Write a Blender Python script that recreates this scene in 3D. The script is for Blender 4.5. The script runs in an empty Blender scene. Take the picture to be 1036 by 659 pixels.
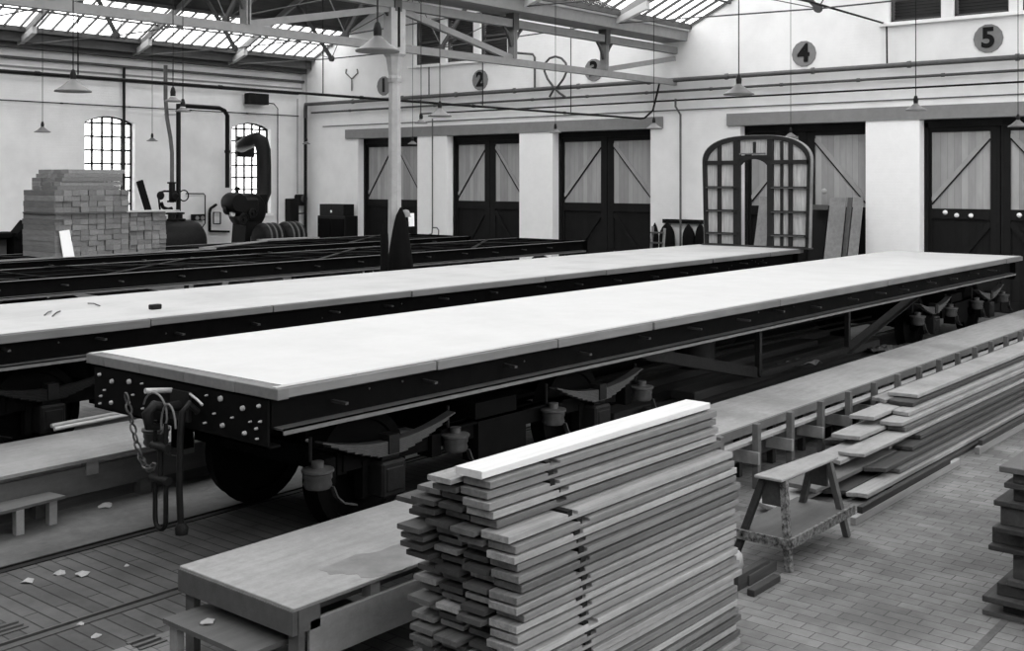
import bpy, math, random
from mathutils import Vector, Matrix
R = random.Random(7)
sc = bpy.context.scene
COL = sc.collection
PI = math.pi

# ------------------------------------------------------------------ camera geometry (level camera, shift lens)
FPX = 1141.0; CU = 518.0; HV = 181.5; CH = 3.05
FX, FY = .7678, .6407
def ray(u, v):
    a = (u - CU) / FPX; b = (v - HV) / FPX
    return Vector((FX + a * FY, FY - a * FX, -b))
def px(u, v, X):
    r = ray(u, v); d = X / r.x; return Vector((X, r.y * d, CH + r.z * d))
def py(u, v, Y):
    r = ray(u, v); d = Y / r.y; return Vector((r.x * d, Y, CH + r.z * d))
def pz(u, v, Z):
    r = ray(u, v); d = (Z - CH) / r.z; return Vector((r.x * d, r.y * d, Z))

# ------------------------------------------------------------------ materials
MATS = {}
KEEP = ('painted_brick', 'painted_brick_side', 'whitewash', 'white_paper', 'door_panel', 'door_brace', 'lintel_paint', 'coach_panel', 'truss_paint', 'gusset_paint', 'deck_boards', 'column_paint')
def mat(name, g, rough=.7, var=0., scale=(1, 1, 1), nscale=4., bump=0., metal=0., rnd=0., spec=.2, stain=0., detail=6, brick=None, mott=0.):
    if name in MATS: return MATS[name]
    if name not in KEEP: g *= .74
    m = bpy.data.materials.new(name); m.use_nodes = True
    nt = m.node_tree; nd = nt.nodes; lk = nt.links
    b = nd['Principled BSDF']
    b.inputs['Roughness'].default_value = rough
    b.inputs['Metallic'].default_value = metal
    b.inputs['Specular IOR Level'].default_value = spec
    b.inputs['Base Color'].default_value = (g, g, g, 1)
    tc = nd.new('ShaderNodeTexCoord'); mp = nd.new('ShaderNodeMapping')
    mp.inputs['Scale'].default_value = scale
    lk.new(tc.outputs['Object'], mp.inputs['Vector'])
    cur = None
    def mathn(op, a, bb, clamp=False):
        n = nd.new('ShaderNodeMath'); n.operation = op; n.use_clamp = clamp
        for i, s in enumerate((a, bb)):
            if isinstance(s, (int, float)): n.inputs[i].default_value = s
            else: lk.new(s, n.inputs[i])
        return n.outputs[0]
    cur = g
    nz = None
    if var > 0 or bump > 0:
        n = nd.new('ShaderNodeTexNoise'); n.inputs['Scale'].default_value = nscale; n.inputs['Detail'].default_value = detail
        n.inputs['Roughness'].default_value = .65
        lk.new(mp.outputs[0], n.inputs['Vector']); nz = n.outputs['Fac']
        if rnd > 0:
            oi = nd.new('ShaderNodeObjectInfo')
            vm = nd.new('ShaderNodeVectorMath'); vm.operation = 'ADD'
            cx = nd.new('ShaderNodeCombineXYZ')
            r100 = mathn('MULTIPLY', oi.outputs['Random'], 37.0)
            lk.new(r100, cx.inputs[0]); lk.new(r100, cx.inputs[1])
            lk.new(mp.outputs[0], vm.inputs[0]); lk.new(cx.outputs[0], vm.inputs[1]); lk.new(vm.outputs[0], n.inputs['Vector'])
    if var > 0:
        s = mathn('MULTIPLY', mathn('SUBTRACT', nz, .5), 2 * var * g * 2)
        cur = mathn('ADD', s, cur)
    if rnd > 0:
        oi = nd.new('ShaderNodeObjectInfo')
        f = mathn('ADD', mathn('MULTIPLY', oi.outputs['Random'], 2 * rnd), 1 - rnd)
        cur = mathn('MULTIPLY', cur, f)
    if stain > 0:
        n2 = nd.new('ShaderNodeTexNoise'); n2.inputs['Scale'].default_value = 1.1; n2.inputs['Detail'].default_value = 5
        lk.new(tc.outputs['Object'], n2.inputs['Vector'])
        rp = nd.new('ShaderNodeValToRGB'); rp.color_ramp.elements[0].position = .42; rp.color_ramp.elements[1].position = .68
        lk.new(n2.outputs['Fac'], rp.inputs[0])
        cur = mathn('MULTIPLY', cur, mathn('SUBTRACT', 1.0, mathn('MULTIPLY', rp.outputs[0], stain)))
    if mott > 0:
        n3 = nd.new('ShaderNodeTexNoise'); n3.inputs['Scale'].default_value = 9; n3.inputs['Detail'].default_value = 8; n3.inputs['Roughness'].default_value = .8
        lk.new(tc.outputs['Object'], n3.inputs['Vector'])
        cur = mathn('MULTIPLY', cur, mathn('ADD', 1 - mott, mathn('MULTIPLY', n3.outputs['Fac'], 2 * mott)))
    hgt = nz
    if brick:
        w, h, mort, depth, axes, dark = brick
        sx = nd.new('ShaderNodeSeparateXYZ'); lk.new(tc.outputs['Object'], sx.inputs[0])
        cb = nd.new('ShaderNodeCombineXYZ')
        lk.new(sx.outputs[axes[0]], cb.inputs[0]); lk.new(sx.outputs[axes[1]], cb.inputs[1])
        bt = nd.new('ShaderNodeTexBrick')
        bt.inputs['Scale'].default_value = 1; bt.inputs['Brick Width'].default_value = w; bt.inputs['Row Height'].default_value = h
        bt.inputs['Mortar Size'].default_value = mort; bt.inputs['Mortar Smooth'].default_value = .2
        bt.inputs['Color1'].default_value = (1, 1, 1, 1); bt.inputs['Color2'].default_value = (.72, .72, .72, 1)
        bt.inputs['Mortar'].default_value = (dark, dark, dark, 1)
        lk.new(cb.outputs[0], bt.inputs['Vector'])
        if depth < 0:
            depth = -depth
        else:
            cur = mathn('MULTIPLY', cur, bt.outputs['Color'])
        hgt = mathn('SUBTRACT', mathn('MULTIPLY', nz, .3) if nz else 0., bt.outputs['Fac'])
        bump = max(bump, depth)
    if not isinstance(cur, (int, float)):
        cm = nd.new('ShaderNodeCombineColor')
        for i in range(3): lk.new(cur, cm.inputs[i])
        lk.new(cm.outputs[0], b.inputs['Base Color'])
    if bump > 0:
        bp = nd.new('ShaderNodeBump'); bp.inputs['Strength'].default_value = min(1, bump); bp.inputs['Distance'].default_value = .02
        lk.new(hgt, bp.inputs['Height']); lk.new(bp.outputs[0], b.inputs['Normal'])
    MATS[name] = m
    return m

WALL = mat('painted_brick', .84, .8, var=.045, nscale=1.7, brick=(.23, .078, .006, -.28, (1, 2), .9), stain=.07)
WALLX = mat('painted_brick_side', .80, .8, var=.045, nscale=1.7, brick=(.23, .078, .006, -.28, (0, 2), .9), stain=.10)
PIER = mat('whitewash', .9, .8, var=.03, nscale=5, brick=(.23, .078, .006, -.25, (1, 2), .9))
LINT = mat('lintel_paint', .22, .7, var=.1, nscale=5)
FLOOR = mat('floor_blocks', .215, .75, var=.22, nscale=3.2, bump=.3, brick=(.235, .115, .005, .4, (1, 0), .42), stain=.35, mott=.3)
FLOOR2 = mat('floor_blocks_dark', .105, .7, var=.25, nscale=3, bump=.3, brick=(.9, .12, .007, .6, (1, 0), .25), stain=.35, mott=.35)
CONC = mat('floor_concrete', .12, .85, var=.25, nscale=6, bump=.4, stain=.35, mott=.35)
DARK = mat('dark_steel', .006, .7, var=.3, nscale=8, bump=.15, spec=.03)
DARK2 = mat('dark_steel_worn', .014, .5, var=.35, nscale=12, bump=.2, spec=.1)
STEEL = mat('worn_steel', .06, .45, var=.3, nscale=14, bump=.15, spec=.4)
BRIGHT = mat('bright_steel', .42, .35, var=.2, nscale=14, spec=.6)
ANGLE = mat('lit_edge_steel', .17, .5, var=.2, nscale=7)  # lighter grey puts light caught on steel edges into the colour
DECK = mat('deck_white', .62, .75, var=.035, nscale=2.5, scale=(1, 1, 1), stain=.05, mott=.06)
DECK2 = mat('deck_boards', .40, .75, var=.06, nscale=3, scale=(.3, 3, 1), stain=.14, mott=.12)
EDGE = mat('deck_edge', .19, .7, var=.16, nscale=4, scale=(.5, 4, 4), rnd=.14, stain=.2)
EDGE_T = mat('deck_edge_strip', .48, .7, var=.08, nscale=4, scale=(.5, 4, 4), rnd=.06)
BENCH = mat('bench_wood', .31, .75, var=.13, nscale=3, scale=(.6, 5, 3), stain=.28, bump=.2, mott=.4)
BENCH2 = mat('bench_wood_grey', .11, .75, var=.2, nscale=3, scale=(.6, 4, 3), rnd=.15, bump=.15, mott=.25)
WOOD = mat('sawn_wood', .21, .75, var=.22, nscale=3, scale=(.5, 9, 9), rnd=.45, bump=.12)
WOODL = mat('sawn_wood_light', .62, .7, var=.10, nscale=3, scale=(.5, 9, 9), rnd=.14, bump=.1)
WOODD = mat('sawn_wood_dark', .045, .7, var=.3, nscale=3, scale=(.5, 9, 9), rnd=.45, bump=.15)
BLOCK = mat('block_wood', .25, .75, var=.25, nscale=6, scale=(4, .6, 5), rnd=.22, bump=.1)
TRUSS = mat('truss_paint', .22, .6, var=.12, nscale=6)
TRUSSD = mat('truss_dark', .10, .6, var=.15, nscale=6)
ROOFD = mat('roof_boards', .10, .8, var=.25, nscale=2, brick=(4.0, .15, .006, .4, (0, 1), .5))
GLZ = mat('glazing_bar', .09, .6)
CREAM = mat('gusset_paint', .55, .6)
COLM = mat('column_paint', .36, .65, var=.14, nscale=6, stain=.15)
DOORP = mat('door_panel', .40, .7, var=.14, nscale=2, scale=(1, 2, .5), brick=(.16, 9.0, .005, .3, (1, 2), .6))
DOORB = mat('door_brace', .35, .7, var=.08, nscale=4)
DOORD = mat('door_dark', .011, .7, var=.25, nscale=4, brick=(.16, 9.0, .006, .4, (1, 2), .5))
BLACK = mat('black_paint', .008, .5, spec=.15)
BLACKC = mat('black_cloth', .006, .9, spec=.1, var=.3, nscale=9, bump=.3)
SHADE = mat('enamel_shade', .15, .45, var=.1, nscale=8)
SCRAPM = mat('dusty_paper', .4, .8)
PAPER = mat('white_paper', .85, .8)
DISC = mat('sign_grey', .28, .7, var=.1, nscale=12)
PANELW = mat('coach_panel', .42, .7, var=.4, nscale=4, scale=(1, 8, .6))
FRAMEW = mat('coach_frame', .022, .6, var=.2, nscale=6)
BLIND = mat('window_blind', .02, .6, var=.3, nscale=3, scale=(1, 1, 12))
PIPE = mat('pipe_grey', .13, .5, var=.2, nscale=9)
SPLAT = mat('paint_splashed_wood', .12, .6, var=1.6, nscale=30, bump=.2)

def glass_mat():
    m = bpy.data.materials.new('window_glass'); m.use_nodes = True
    nt = m.node_tree; nd = nt.nodes; lk = nt.links; nd.clear()
    o = nd.new('ShaderNodeOutputMaterial'); t = nd.new('ShaderNodeBsdfTransparent'); g = nd.new('ShaderNodeBsdfGlossy')
    g.inputs['Roughness'].default_value = .05; t.inputs[0].default_value = (.92, .92, .92, 1)
    mx = nd.new('ShaderNodeMixShader'); mx.inputs[0].default_value = .06
    lk.new(t.outputs[0], mx.inputs[1]); lk.new(g.outputs[0], mx.inputs[2]); lk.new(mx.outputs[0], o.inputs[0])
    return m
GLASS = glass_mat()

# ------------------------------------------------------------------ mesh builder
ORG = {}
class MB:
    def __init__(s): s.v = []; s.f = []; s.sm = []
    def add(s, vs, fs, smooth=False):
        n = len(s.v); s.v += [Vector(p) for p in vs]; s.f += [[i + n for i in f] for f in fs]; s.sm += [smooth] * len(fs); return s
    def box(s, x0, x1, y0, y1, z0, z1):
        if x0 > x1: x0, x1 = x1, x0
        if y0 > y1: y0, y1 = y1, y0
        if z0 > z1: z0, z1 = z1, z0
        return s.add([(x0, y0, z0), (x1, y0, z0), (x1, y1, z0), (x0, y1, z0), (x0, y0, z1), (x1, y0, z1), (x1, y1, z1), (x0, y1, z1)],
                     [(0, 3, 2, 1), (4, 5, 6, 7), (0, 1, 5, 4), (1, 2, 6, 5), (2, 3, 7, 6), (3, 0, 4, 7)])
    def bar(s, p, q, w, h, up=(0, 0, 1)):
        p = Vector(p); q = Vector(q); d = (q - p).normalized(); up = Vector(up)
        if abs(d.dot(up)) > .98: up = Vector((1, 0, 0))
        a = d.cross(up).normalized(); b = a.cross(d).normalized()
        vs = []
        for c in (p, q):
            for i, j in ((-1, -1), (1, -1), (1, 1), (-1, 1)): vs.append(c + a * (w / 2 * i) + b * (h / 2 * j))
        return s.add(vs, [(0, 1, 2, 3), (7, 6, 5, 4), (0, 4, 5, 1), (1, 5, 6, 2), (2, 6, 7, 3), (3, 7, 4, 0)])
    def tube(s, pts, r, n=8, closed=False):
        pts = [Vector(p) for p in pts]; N = len(pts); rs = r if isinstance(r, (list, tuple)) else [r] * N
        vs = []; fs = []; prev = None
        for i, p in enumerate(pts):
            if closed: d = pts[(i + 1) % N] - pts[i - 1]
            else: d = pts[min(i + 1, N - 1)] - pts[max(i - 1, 0)]
            d.normalize()
            if prev is None:
                a = d.orthogonal().normalized()
            else:
                a = (prev - d * prev.dot(d)); a = a.normalized() if a.length > 1e-6 else d.orthogonal().normalized()
            prev = a; b = d.cross(a)
            for k in range(n):
                t = 2 * PI * k / n; vs.append(p + (a * math.cos(t) + b * math.sin(t)) * rs[i])
        for i in range(N if closed else N - 1):
            j = (i + 1) % N
            for k in range(n): fs.append((i * n + k, i * n + (k + 1) % n, j * n + (k + 1) % n, j * n + k))
        s.add(vs, fs, True)
        if not closed:
            s.add(vs[:n], [tuple(reversed(range(n)))]); s.add(vs[-n:], [tuple(range(n))])
        return s
    def lathe(s, prof, c=(0, 0, 0), axis='Z', n=20, smooth=True, ph=0.):
        c = Vector(c); vs = []; fs = []
        for r, h in prof:
            for k in range(n):
                t = 2 * PI * k / n + ph; a, b = r * math.cos(t), r * math.sin(t)
                vs.append(c + Vector({'Z': (a, b, h), 'X': (h, a, b), 'Y': (b, h, a)}[axis]))
        for i in range(len(prof) - 1):
            for k in range(n): fs.append((i * n + k, i * n + (k + 1) % n, (i + 1) * n + (k + 1) % n, (i + 1) * n + k))
        if prof[0][0] > 1e-5: fs.append(tuple(reversed(range(n))))
        if prof[-1][0] > 1e-5: fs.append(tuple(range((len(prof) - 1) * n, len(prof) * n)))
        return s.add(vs, fs, smooth)
    def prism(s, poly, axis, a, b):
        n = len(poly)
        def P(p, h): return {'X': (h, p[0], p[1]), 'Y': (p[0], h, p[1]), 'Z': (p[0], p[1], h)}[axis]
        vs = [P(p, a) for p in poly] + [P(p, b) for p in poly]
        return s.add(vs, [tuple(reversed(range(n))), tuple(range(n, 2 * n))] + [(i, (i + 1) % n, n + (i + 1) % n, n + i) for i in range(n)])
    def build(s, name, m, parent=None, origin=None, bevel=0.):
        me = bpy.data.meshes.new(name)
        if parent is not None: org = ORG[parent.name]
        elif origin is not None: org = Vector(origin)
        else:
            xs = [p.x for p in s.v]; ys = [p.y for p in s.v]; zs = [p.z for p in s.v]
            org = Vector(((min(xs) + max(xs)) / 2, (min(ys) + max(ys)) / 2, min(zs)))
        me.from_pydata([tuple(p - org) for p in s.v], [], s.f)
        me.polygons.foreach_set('use_smooth', s.sm)
        import bmesh
        bm = bmesh.new(); bm.from_mesh(me); bmesh.ops.recalc_face_normals(bm, faces=bm.faces); bm.to_mesh(me); bm.free()
        if any(s.sm): me.set_sharp_from_angle(angle=.9)
        me.materials.append(m); me.update()
        o = bpy.data.objects.new(name, me); COL.objects.link(o)
        if parent is not None: o.parent = parent
        else: o.location = org
        ORG[o.name] = org.copy()
        if bevel:
            bv = o.modifiers.new('bevel', 'BEVEL'); bv.width = bevel; bv.segments = 1; bv.limit_method = 'ANGLE'
        return o

def tag(o, label, cat, group=None, kind=None):
    o['label'] = label; o['category'] = cat
    if group: o['group'] = group
    if kind: o['kind'] = kind
    return o
def thing(name, label, cat, loc=(0, 0, 0), group=None, rz=0.):
    o = bpy.data.objects.new(name, None); COL.objects.link(o); o.location = loc; o.rotation_euler = (0, 0, rz)
    o.empty_display_size = .2
    ORG[o.name] = Vector(loc)
    return tag(o, label, cat, group)
def struct(mb, name, m, parent=None, origin=(0, 0, 0)):
    o = mb.build(name, m, parent, origin)
    if parent is None: o['kind'] = 'structure'
    return o
def sroot(name, loc=(0, 0, 0)):
    o = bpy.data.objects.new(name, None); COL.objects.link(o); o.location = loc; o['kind'] = 'structure'; ORG[o.name] = Vector(loc); return o
KIDS = {}
def kids(o): return [c for c in bpy.data.objects if c.parent == o]
def dup(root, loc, label=None, group=None, rz=None):
    def cp(o, par):
        ks = kids(o); c = o.copy(); COL.objects.link(c)
        if par is not None: c.parent = par
        for k in ks: cp(k, c)
        return c
    c = cp(root, None); c.location = loc
    if rz is not None: c.rotation_euler = (0, 0, rz)
    if label: c['label'] = label
    if group: c['group'] = group
    return c

# ------------------------------------------------------------------ setting: dimensions
XD, XW = 26.9, 26.55         # door plane, wall face
YL = 32.1                    # left wall face
V0, V1 = .26, 16.34          # valleys
X0 = -8.0                    # rear wall
YR = -15.6                   # right wall
RX = [-2.4, 1.25, 4.9, 8.6, 12.25, 15.9, 19.6, 23.2]
SL = .46

# floor
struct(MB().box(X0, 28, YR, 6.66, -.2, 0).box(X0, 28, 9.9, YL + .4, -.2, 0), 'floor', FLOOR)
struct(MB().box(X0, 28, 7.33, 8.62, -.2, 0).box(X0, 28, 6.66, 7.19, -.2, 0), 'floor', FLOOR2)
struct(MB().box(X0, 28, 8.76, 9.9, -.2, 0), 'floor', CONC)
for i, y in enumerate((7.19, 8.62)):
    m = MB().box(X0, 28, y, y + .14, -.2, -.045).box(X0, 28, y, y + .065, -.06, .008).box(X0, 28, y + .12, y + .14, -.06, .004)
    struct(m, 'trim_%d' % (i + 1), DARK2 if i else STEEL)
struct(MB().box(6.9, 24, 2.35, 2.40, -.02, .003), 'trim_3', CONC)

# end wall with doors
DOORS = [(26.19, 29.1), (21.84, 24.87), (17.14, 20.56), (10.95, 14.37), (6.22, 9.64)]
HEAD = 4.46
m = MB()
ys = [YL + .4] 
for a, b in DOORS: ys += [b, a]
ys += [4.0]
m2 = MB()
for i in range(0, len(ys), 2):
    b, a = ys[i], ys[i + 1]
    if i == 0 or i == 6 or i == 10:
        m.box(XW, XW + .6, a, b, 0, HEAD)
    else: m2.box(XW - .03, XW + .6, a, b, 0, HEAD)
m.box(XW, XW + .6, YR, 4.0, 0, HEAD)
m.box(XW, XW + .6, YR, YL + .4, HEAD, 6.8)
# upper wall with window openings
UW = [(25.2, 26.35), (23.75, 24.95), (22.35, 23.5), (9.15, 10.38), (7.65, 8.88), (6.15, 7.38)]
edges = [YL + .4]
for a, b in UW: edges += [b, a]
edges += [YR]
def roofz(y):
    if y > V1: 
        return 7.1 + SL * (min(y - V1 - .25, YL - y)) if y < YL else 7.0
    if y > V0: return 7.1 + SL * min(V1 - .25 - y, y - V0)
    return 7.1 + SL * min(V0 - y, y - YR)
for i in range(0, len(edges), 2):
    b, a = edges[i], edges[i + 1]
    brk = [y for y in (24.2, V1, 8.3, V0, -7.7, 16.6) if a < y < b]
    pts = sorted([a, b] + brk)
    for p, q in zip(pts, pts[1:]):
        m.prism([(p, 6.8), (q, 6.8), (q, roofz(q) + .05), (p, roofz(p) + .05)], 'X', XW, XW + .6)
for a, b in UW:
    m.prism([(a, 8.3), (b, 8.3), (b, roofz(b) + .05), (a, roofz(a) + .05)], 'X', XW, XW + .6)
struct(m, 'wall_end', WALL)
struct(m2, 'wall_end', PIER)
for i, (a, b) in enumerate(((16.72, 29.7), (3.5, 14.73))):
    struct(MB().box(XW - .06, XW, a, b, HEAD, 4.78).box(XW, XW + .3, a, b, HEAD - .005, HEAD + .02), 'trim_%d' % (i + 4), LINT)
# window sill bands
struct(MB().box(XW - .1, XW, 22.1, 26.6, 6.72, 6.8), 'trim_6', PIER)
struct(MB().box(XW - .1, XW, 5.9, 10.6, 6.72, 6.8), 'trim_7', PIER)
for i, (a, b) in enumerate(UW):
    w = sroot('window_%d' % (i + 3), (XW + .2, (a + b) / 2, 6.8))
    fm = MB()
    for p in (a, b - .06): fm.box(XW + .12, XW + .24, p, p + .06, 6.8, 8.3)
    fm.box(XW + .12, XW + .24, a, b, 6.8, 6.88).box(XW + .12, XW + .24, a, b, 8.22, 8.3).box(XW + .13, XW + .22, a, b, 7.52, 7.58)
    struct(fm, 'window_frame', TRUSSD, w)
    bm_ = MB()
    z = 6.9
    while z < 8.2:
        bm_.add([(XW + .2, a + .05, z), (XW + .2, b - .05, z), (XW + .28, b - .05, z + .09), (XW + .28, a + .05, z + .09),
                 (XW + .21, a + .05, z - .01), (XW + .21, b - .05, z - .01), (XW + .29, b - .05, z + .08), (XW + .29, a + .05, z + .08)],
                [(0, 1, 2, 3), (7, 6, 5, 4), (0, 4, 5, 1), (1, 5, 6, 2), (2, 6, 7, 3), (3, 7, 4, 0)]); z += .075
    struct(bm_, 'blind', BLIND, w)
# doors
for i, (a, b) in enumerate(DOORS):
    c = (a + b) / 2
    d = sroot('door_%d' % (i + 1), (XD, c, 0))
    fm = MB()
    fm.box(XD - .08, XD + .12, a, a + .09, 0, 4.4).box(XD - .08, XD + .12, b - .09, b, 0, 4.4).box(XD - .08, XD + .12, a, b, 4.28, HEAD)
    struct(fm, 'door_frame', DOORD, d)
    for s in (-1, 1):
        y0, y1 = (a + .09, c - .01) if s < 0 else (c + .01, b - .09)
        leaf = struct(MB().box(XD + .05, XD + .1, y0, y1, .02, 4.28), 'door_leaf', DOORD, d)
        fr = MB()
        inner = (c - .22, c - .01) if s < 0 else (c + .01, c + .22)
        outer = (y0, y0 + .06) if s < 0 else (y1 - .06, y1)
        for q in (inner, outer): fr.box(XD, XD + .05, q[0], q[1], .02, 4.28)
        ya, yb = (outer[1], inner[0]) if s < 0 else (inner[1], outer[0])
        fr.box(XD, XD + .05, ya, yb, 4.16, 4.28).box(XD, XD + .05, ya, yb, 2.12, 2.36).box(XD, XD + .05, ya, yb, .02, .25)
        struct(fr, 'stile_frame', DOORD, leaf)
        struct(MB().box(XD + .03, XD + .052, ya, yb, 2.36, 4.16), 'upper_panel', DOORP, leaf)
        br = MB(); bd = MB()
        pin, pout = (yb, ya) if s < 0 else (ya, yb)
        br.bar((XD + .015, pin, 4.08), (XD + .015, pout, 2.55), .11, .024, up=(1, 0, 0))
        off = -.075
        bd.bar((XD + .012, pin, 4.08 + off * 1.3), (XD + .012, pout, 2.55 + off * 1.3), .03, .034, up=(1, 0, 0))  # dark strip paints the shadow line along the brace's lower edge
        bd.bar((XD + .02, pin, 2.05), (XD + .02, pout, .4), .12, .03, up=(1, 0, 0))
        struct(br, 'brace', DOORB, leaf); struct(bd, 'brace', DOORD, leaf)  # dark mesh holds the painted shadow line and the lower brace
    if i == 4:
        for u, v in ((956, 215), (967.6, 218), (982, 218.3), (1031, 217.8)):
            p = px(u, v, XD - .02)
            k = struct(MB().lathe([(.055, 0), (.05, -.03), (.02, -.05), (0.001, -.055)], (XD, p.y, p.z), 'X', 12), 'round_plate', PAPER, d)
            k['label'] = 'small round white plate'
    if i == 3:
        p = px(833, 193.5, XD - .02)
        struct(MB().lathe([(.08, 0), (.07, -.01), (0.001, -.015)], (XD + .03, p.y, p.z), 'X', 7), 'pale_patch', EDGE_T, d)
# outside of the doors
struct(MB().box(XD + .3, XD + .35, 4, YL, 0, 4.5), 'wall_outer', DOORD)

# left wall with two arched windows
LW = [(18.1, 19.8), (23.5, 25.15)]
WZ0, WZ1, ARC = 1.85, 4.82, .2
m = MB(); T = .45
def arc_pts(a, b, n=12):
    return [(a + (b - a) * k / n, WZ1 + ARC * (1 - (2 * k / n - 1) ** 2)) for k in range(n + 1)]
m.box(X0, LW[0][0], YL, YL + T, 0, 7.1).box(LW[0][1], LW[1][0], YL, YL + T, 0, 7.1).box(LW[1][1], XW + .6, YL, YL + T, 0, 7.1)
for a, b in LW:
    m.box(a, b, YL, YL + T, 0, WZ0)
    ap = arc_pts(a, b)
    for p, q in zip(ap, ap[1:]): m.prism([p, q, (q[0], 7.1), (p[0], 7.1)], 'Y', YL, YL + T)
# shallow piers on left wall
m.box(X0, XW, YL - .05, YL, 0, .4)
struct(m, 'wall_left', WALLX)
for i, (a, b) in enumerate(LW):
    w = sroot('window_%d' % (i + 1), ((a + b) / 2, YL + .2, WZ0))
    fm = MB(); Y = YL + .18
    nb = 5
    for k in range(nb + 1):
        x = a + (b - a) * k / nb; h = WZ1 + ARC * (1 - (2 * k / nb - 1) ** 2)
        t = .045 if k in (0, nb) else .028
        fm.box(x - t, x + t, Y, Y + .05, WZ0, h)
    for k in range(8):
        z = WZ0 + (WZ1 - .02 - WZ0) * k / 7
        fm.box(a, b, Y, Y + .05, z - .028, z + .028)
    ap = arc_pts(a, b)
    for p, q in zip(ap, ap[1:]): fm.bar((p[0], Y + .02, p[1] - .02), (q[0], Y + .02, q[1] - .02), .05, .06)
    struct(fm, 'window_frame', BLACK, w)
    g = MB(); g.prism([(a, WZ0), (b, WZ0)] + list(reversed(ap)), 'Y', Y + .02, Y + .025)
    struct(g, 'pane', GLASS, w)
    struct(MB().box(a - .08, b + .08, YL - .05, YL + .2, WZ0 - .09, WZ0), 'window_sill', PIER, w)
# eave band
struct(MB().box(X0, XW, YL - .16, YL, 6.55, 6.62).box(X0, XW, YL - .3, YL, 6.86, 7.06), 'trim_8', TRUSSD)
struct(MB().box(X0, XW, YL - .03, YL, 6.3, 6.36), 'trim_9', TRUSS)

# rear and right wall (behind the camera)
struct(MB().box(X0 - .3, X0, YR, YL + .4, 0, 11), 'wall_rear', BENCH2)
struct(MB().box(X0, 28, YR - .3, YR, 0, 2.8).box(X0, 28, YR - .3, YR, 6.9, 7.2), 'wall_right', WALLX)
struct(MB().box(X0, 28, YR - .2, YR - .19, 2.8, 6.9), 'window_9', GLASS)  # unseen glazed band, made up to bring side light from the right

# ------------------------------------------------------------------ roof
def slope_slab(mb, ya, za, yb, zb, t0, t1, x0, x1, th=.05, dz=0.):
    A = Vector((0, ya, za)); B = Vector((0, yb, zb)); p = A.lerp(B, t0); q = A.lerp(B, t1)
    mb.prism([(p.y, p.z + dz), (q.y, q.z + dz), (q.y, q.z + dz + th), (p.y, p.z + dz + th)], 'X', x0, x1)
XE = XW + .02
slopes = [  # eave y,z ; ridge y,z ; glazed t0,t1
    (YL, 7.05, 24.2, 10.68, .09, .33), (V1 + .25, 7.1, 24.2, 10.68, .03, .85),
    (V1 - .25, 7.1, 8.3, 10.68, .03, .80), (V0 + .25, 7.1, 8.3, 10.68, .25, .80),
    (V0 - .25, 7.1, -7.7, 10.68, .08, .9), (YR, 7.05, -7.7, 10.68, .08, .9)]
op = MB(); gl = MB(); br = MB(); pu = MB()
for k, (ya, za, yb, zb, t0, t1) in enumerate(slopes):
    slope_slab(op, ya, za, yb, zb, 0, t0, X0, XE); slope_slab(op, ya, za, yb, zb, t1, 1, X0, XE)
    slope_slab(gl, ya, za, yb, zb, t0, t1, X0, XE, .006, .02)
    A = Vector((0, ya, za)); B = Vector((0, yb, zb))
    x = X0 + .2
    while x < XE:
        p = A.lerp(B, t0); q = A.lerp(B, t1); p.x = q.x = x
        if k < 4: br.bar(p, q, .035, .07)
        x += .47
    for t in [t0, t1] + [t0 + (t1 - t0) * j / (2 if k == 0 else 5) for j in range(1, 2 if k == 0 else 5)]:
        p = A.lerp(B, t); pu.bar((X0, p.y, p.z - .05), (XE, p.y, p.z - .05), .07, .1 if t in (t0, t1) else .05)
struct(op, 'ceiling', ROOFD); struct(gl, 'ceiling_glass', GLASS)
struct(br, 'ceiling_glazing_bars', GLZ); struct(pu, 'ceiling_purlins', TRUSSD)
# eave lining board left wall (dark band under glazing)
struct(MB().box(X0, XW, YL - .55, YL - .5, 7.0, 7.42), 'trim_10', TRUSSD)

def truss(x, bay, label):
    ya, yb = bay; yc = (ya + yb) / 2; za = 6.98
    t = thing('roof_truss', label, 'roof truss', (x, yc, 6.7), 'trusses under the %s roof' % ('left bay' if ya > 10 else 'near bay'))
    for s, ye in ((-1, ya), (1, yb)):
        r = MB(); r.bar((x, ye, za), (x, yc, 10.55), .09, .2); rf = r.build('rafter', TRUSS, t)
        dy = yc - ye
        g = MB(); sgn = 1 if dy > 0 else -1
        g.prism([(ye + .1 * sgn, za - .12), (ye + 1.15 * sgn, za + .22), (ye + 1.15 * sgn, za + .42), (ye + .1 * sgn, za + .02)], 'X', x - .07, x + .07)
        g.build('gusset', CREAM, rf)
        A = Vector((x, ye + dy * .70, 6.78)); M = Vector((x, ye + dy * .49, za + 3.57 * .49 - .1))
        s_ = MB(); s_.bar(A, M, .07, .1); s_.build('strut', TRUSSD, t)
        rd = MB(); rd.tube([(x, ye + .2 * sgn, za - .05), A], .018, 6); rd.tube([A, (x, yc, 10.4)], .014, 6)
        rd.tube([A, (x, ye + dy * .25, za + 3.57 * .25 - .08)], .012, 6); rd.build('tie_rod', TRUSSD, t)
        nd_ = MB(); nd_.lathe([(.09, -.05), (.09, .05)], A, 'X', 10); nd_.build('joint_plate', TRUSSD, t)
    MB().tube([(x, ya + (yc - ya) * .7, 6.78), (x, yb + (yc - yb) * .7, 6.78)], .018, 6).build('tie_rod', TRUSSD, t)
    return t
names = ['nearest the end wall', 'second from the end wall', 'third from the end wall', 'fourth from the end wall', 'fifth from the end wall', 'sixth from the end wall']
for i, x in enumerate(reversed(RX[2:])):
    truss(x, (V1 + .15, YL - .02), 'grey rafter and rod truss of the left bay, ' + names[i])
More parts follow.
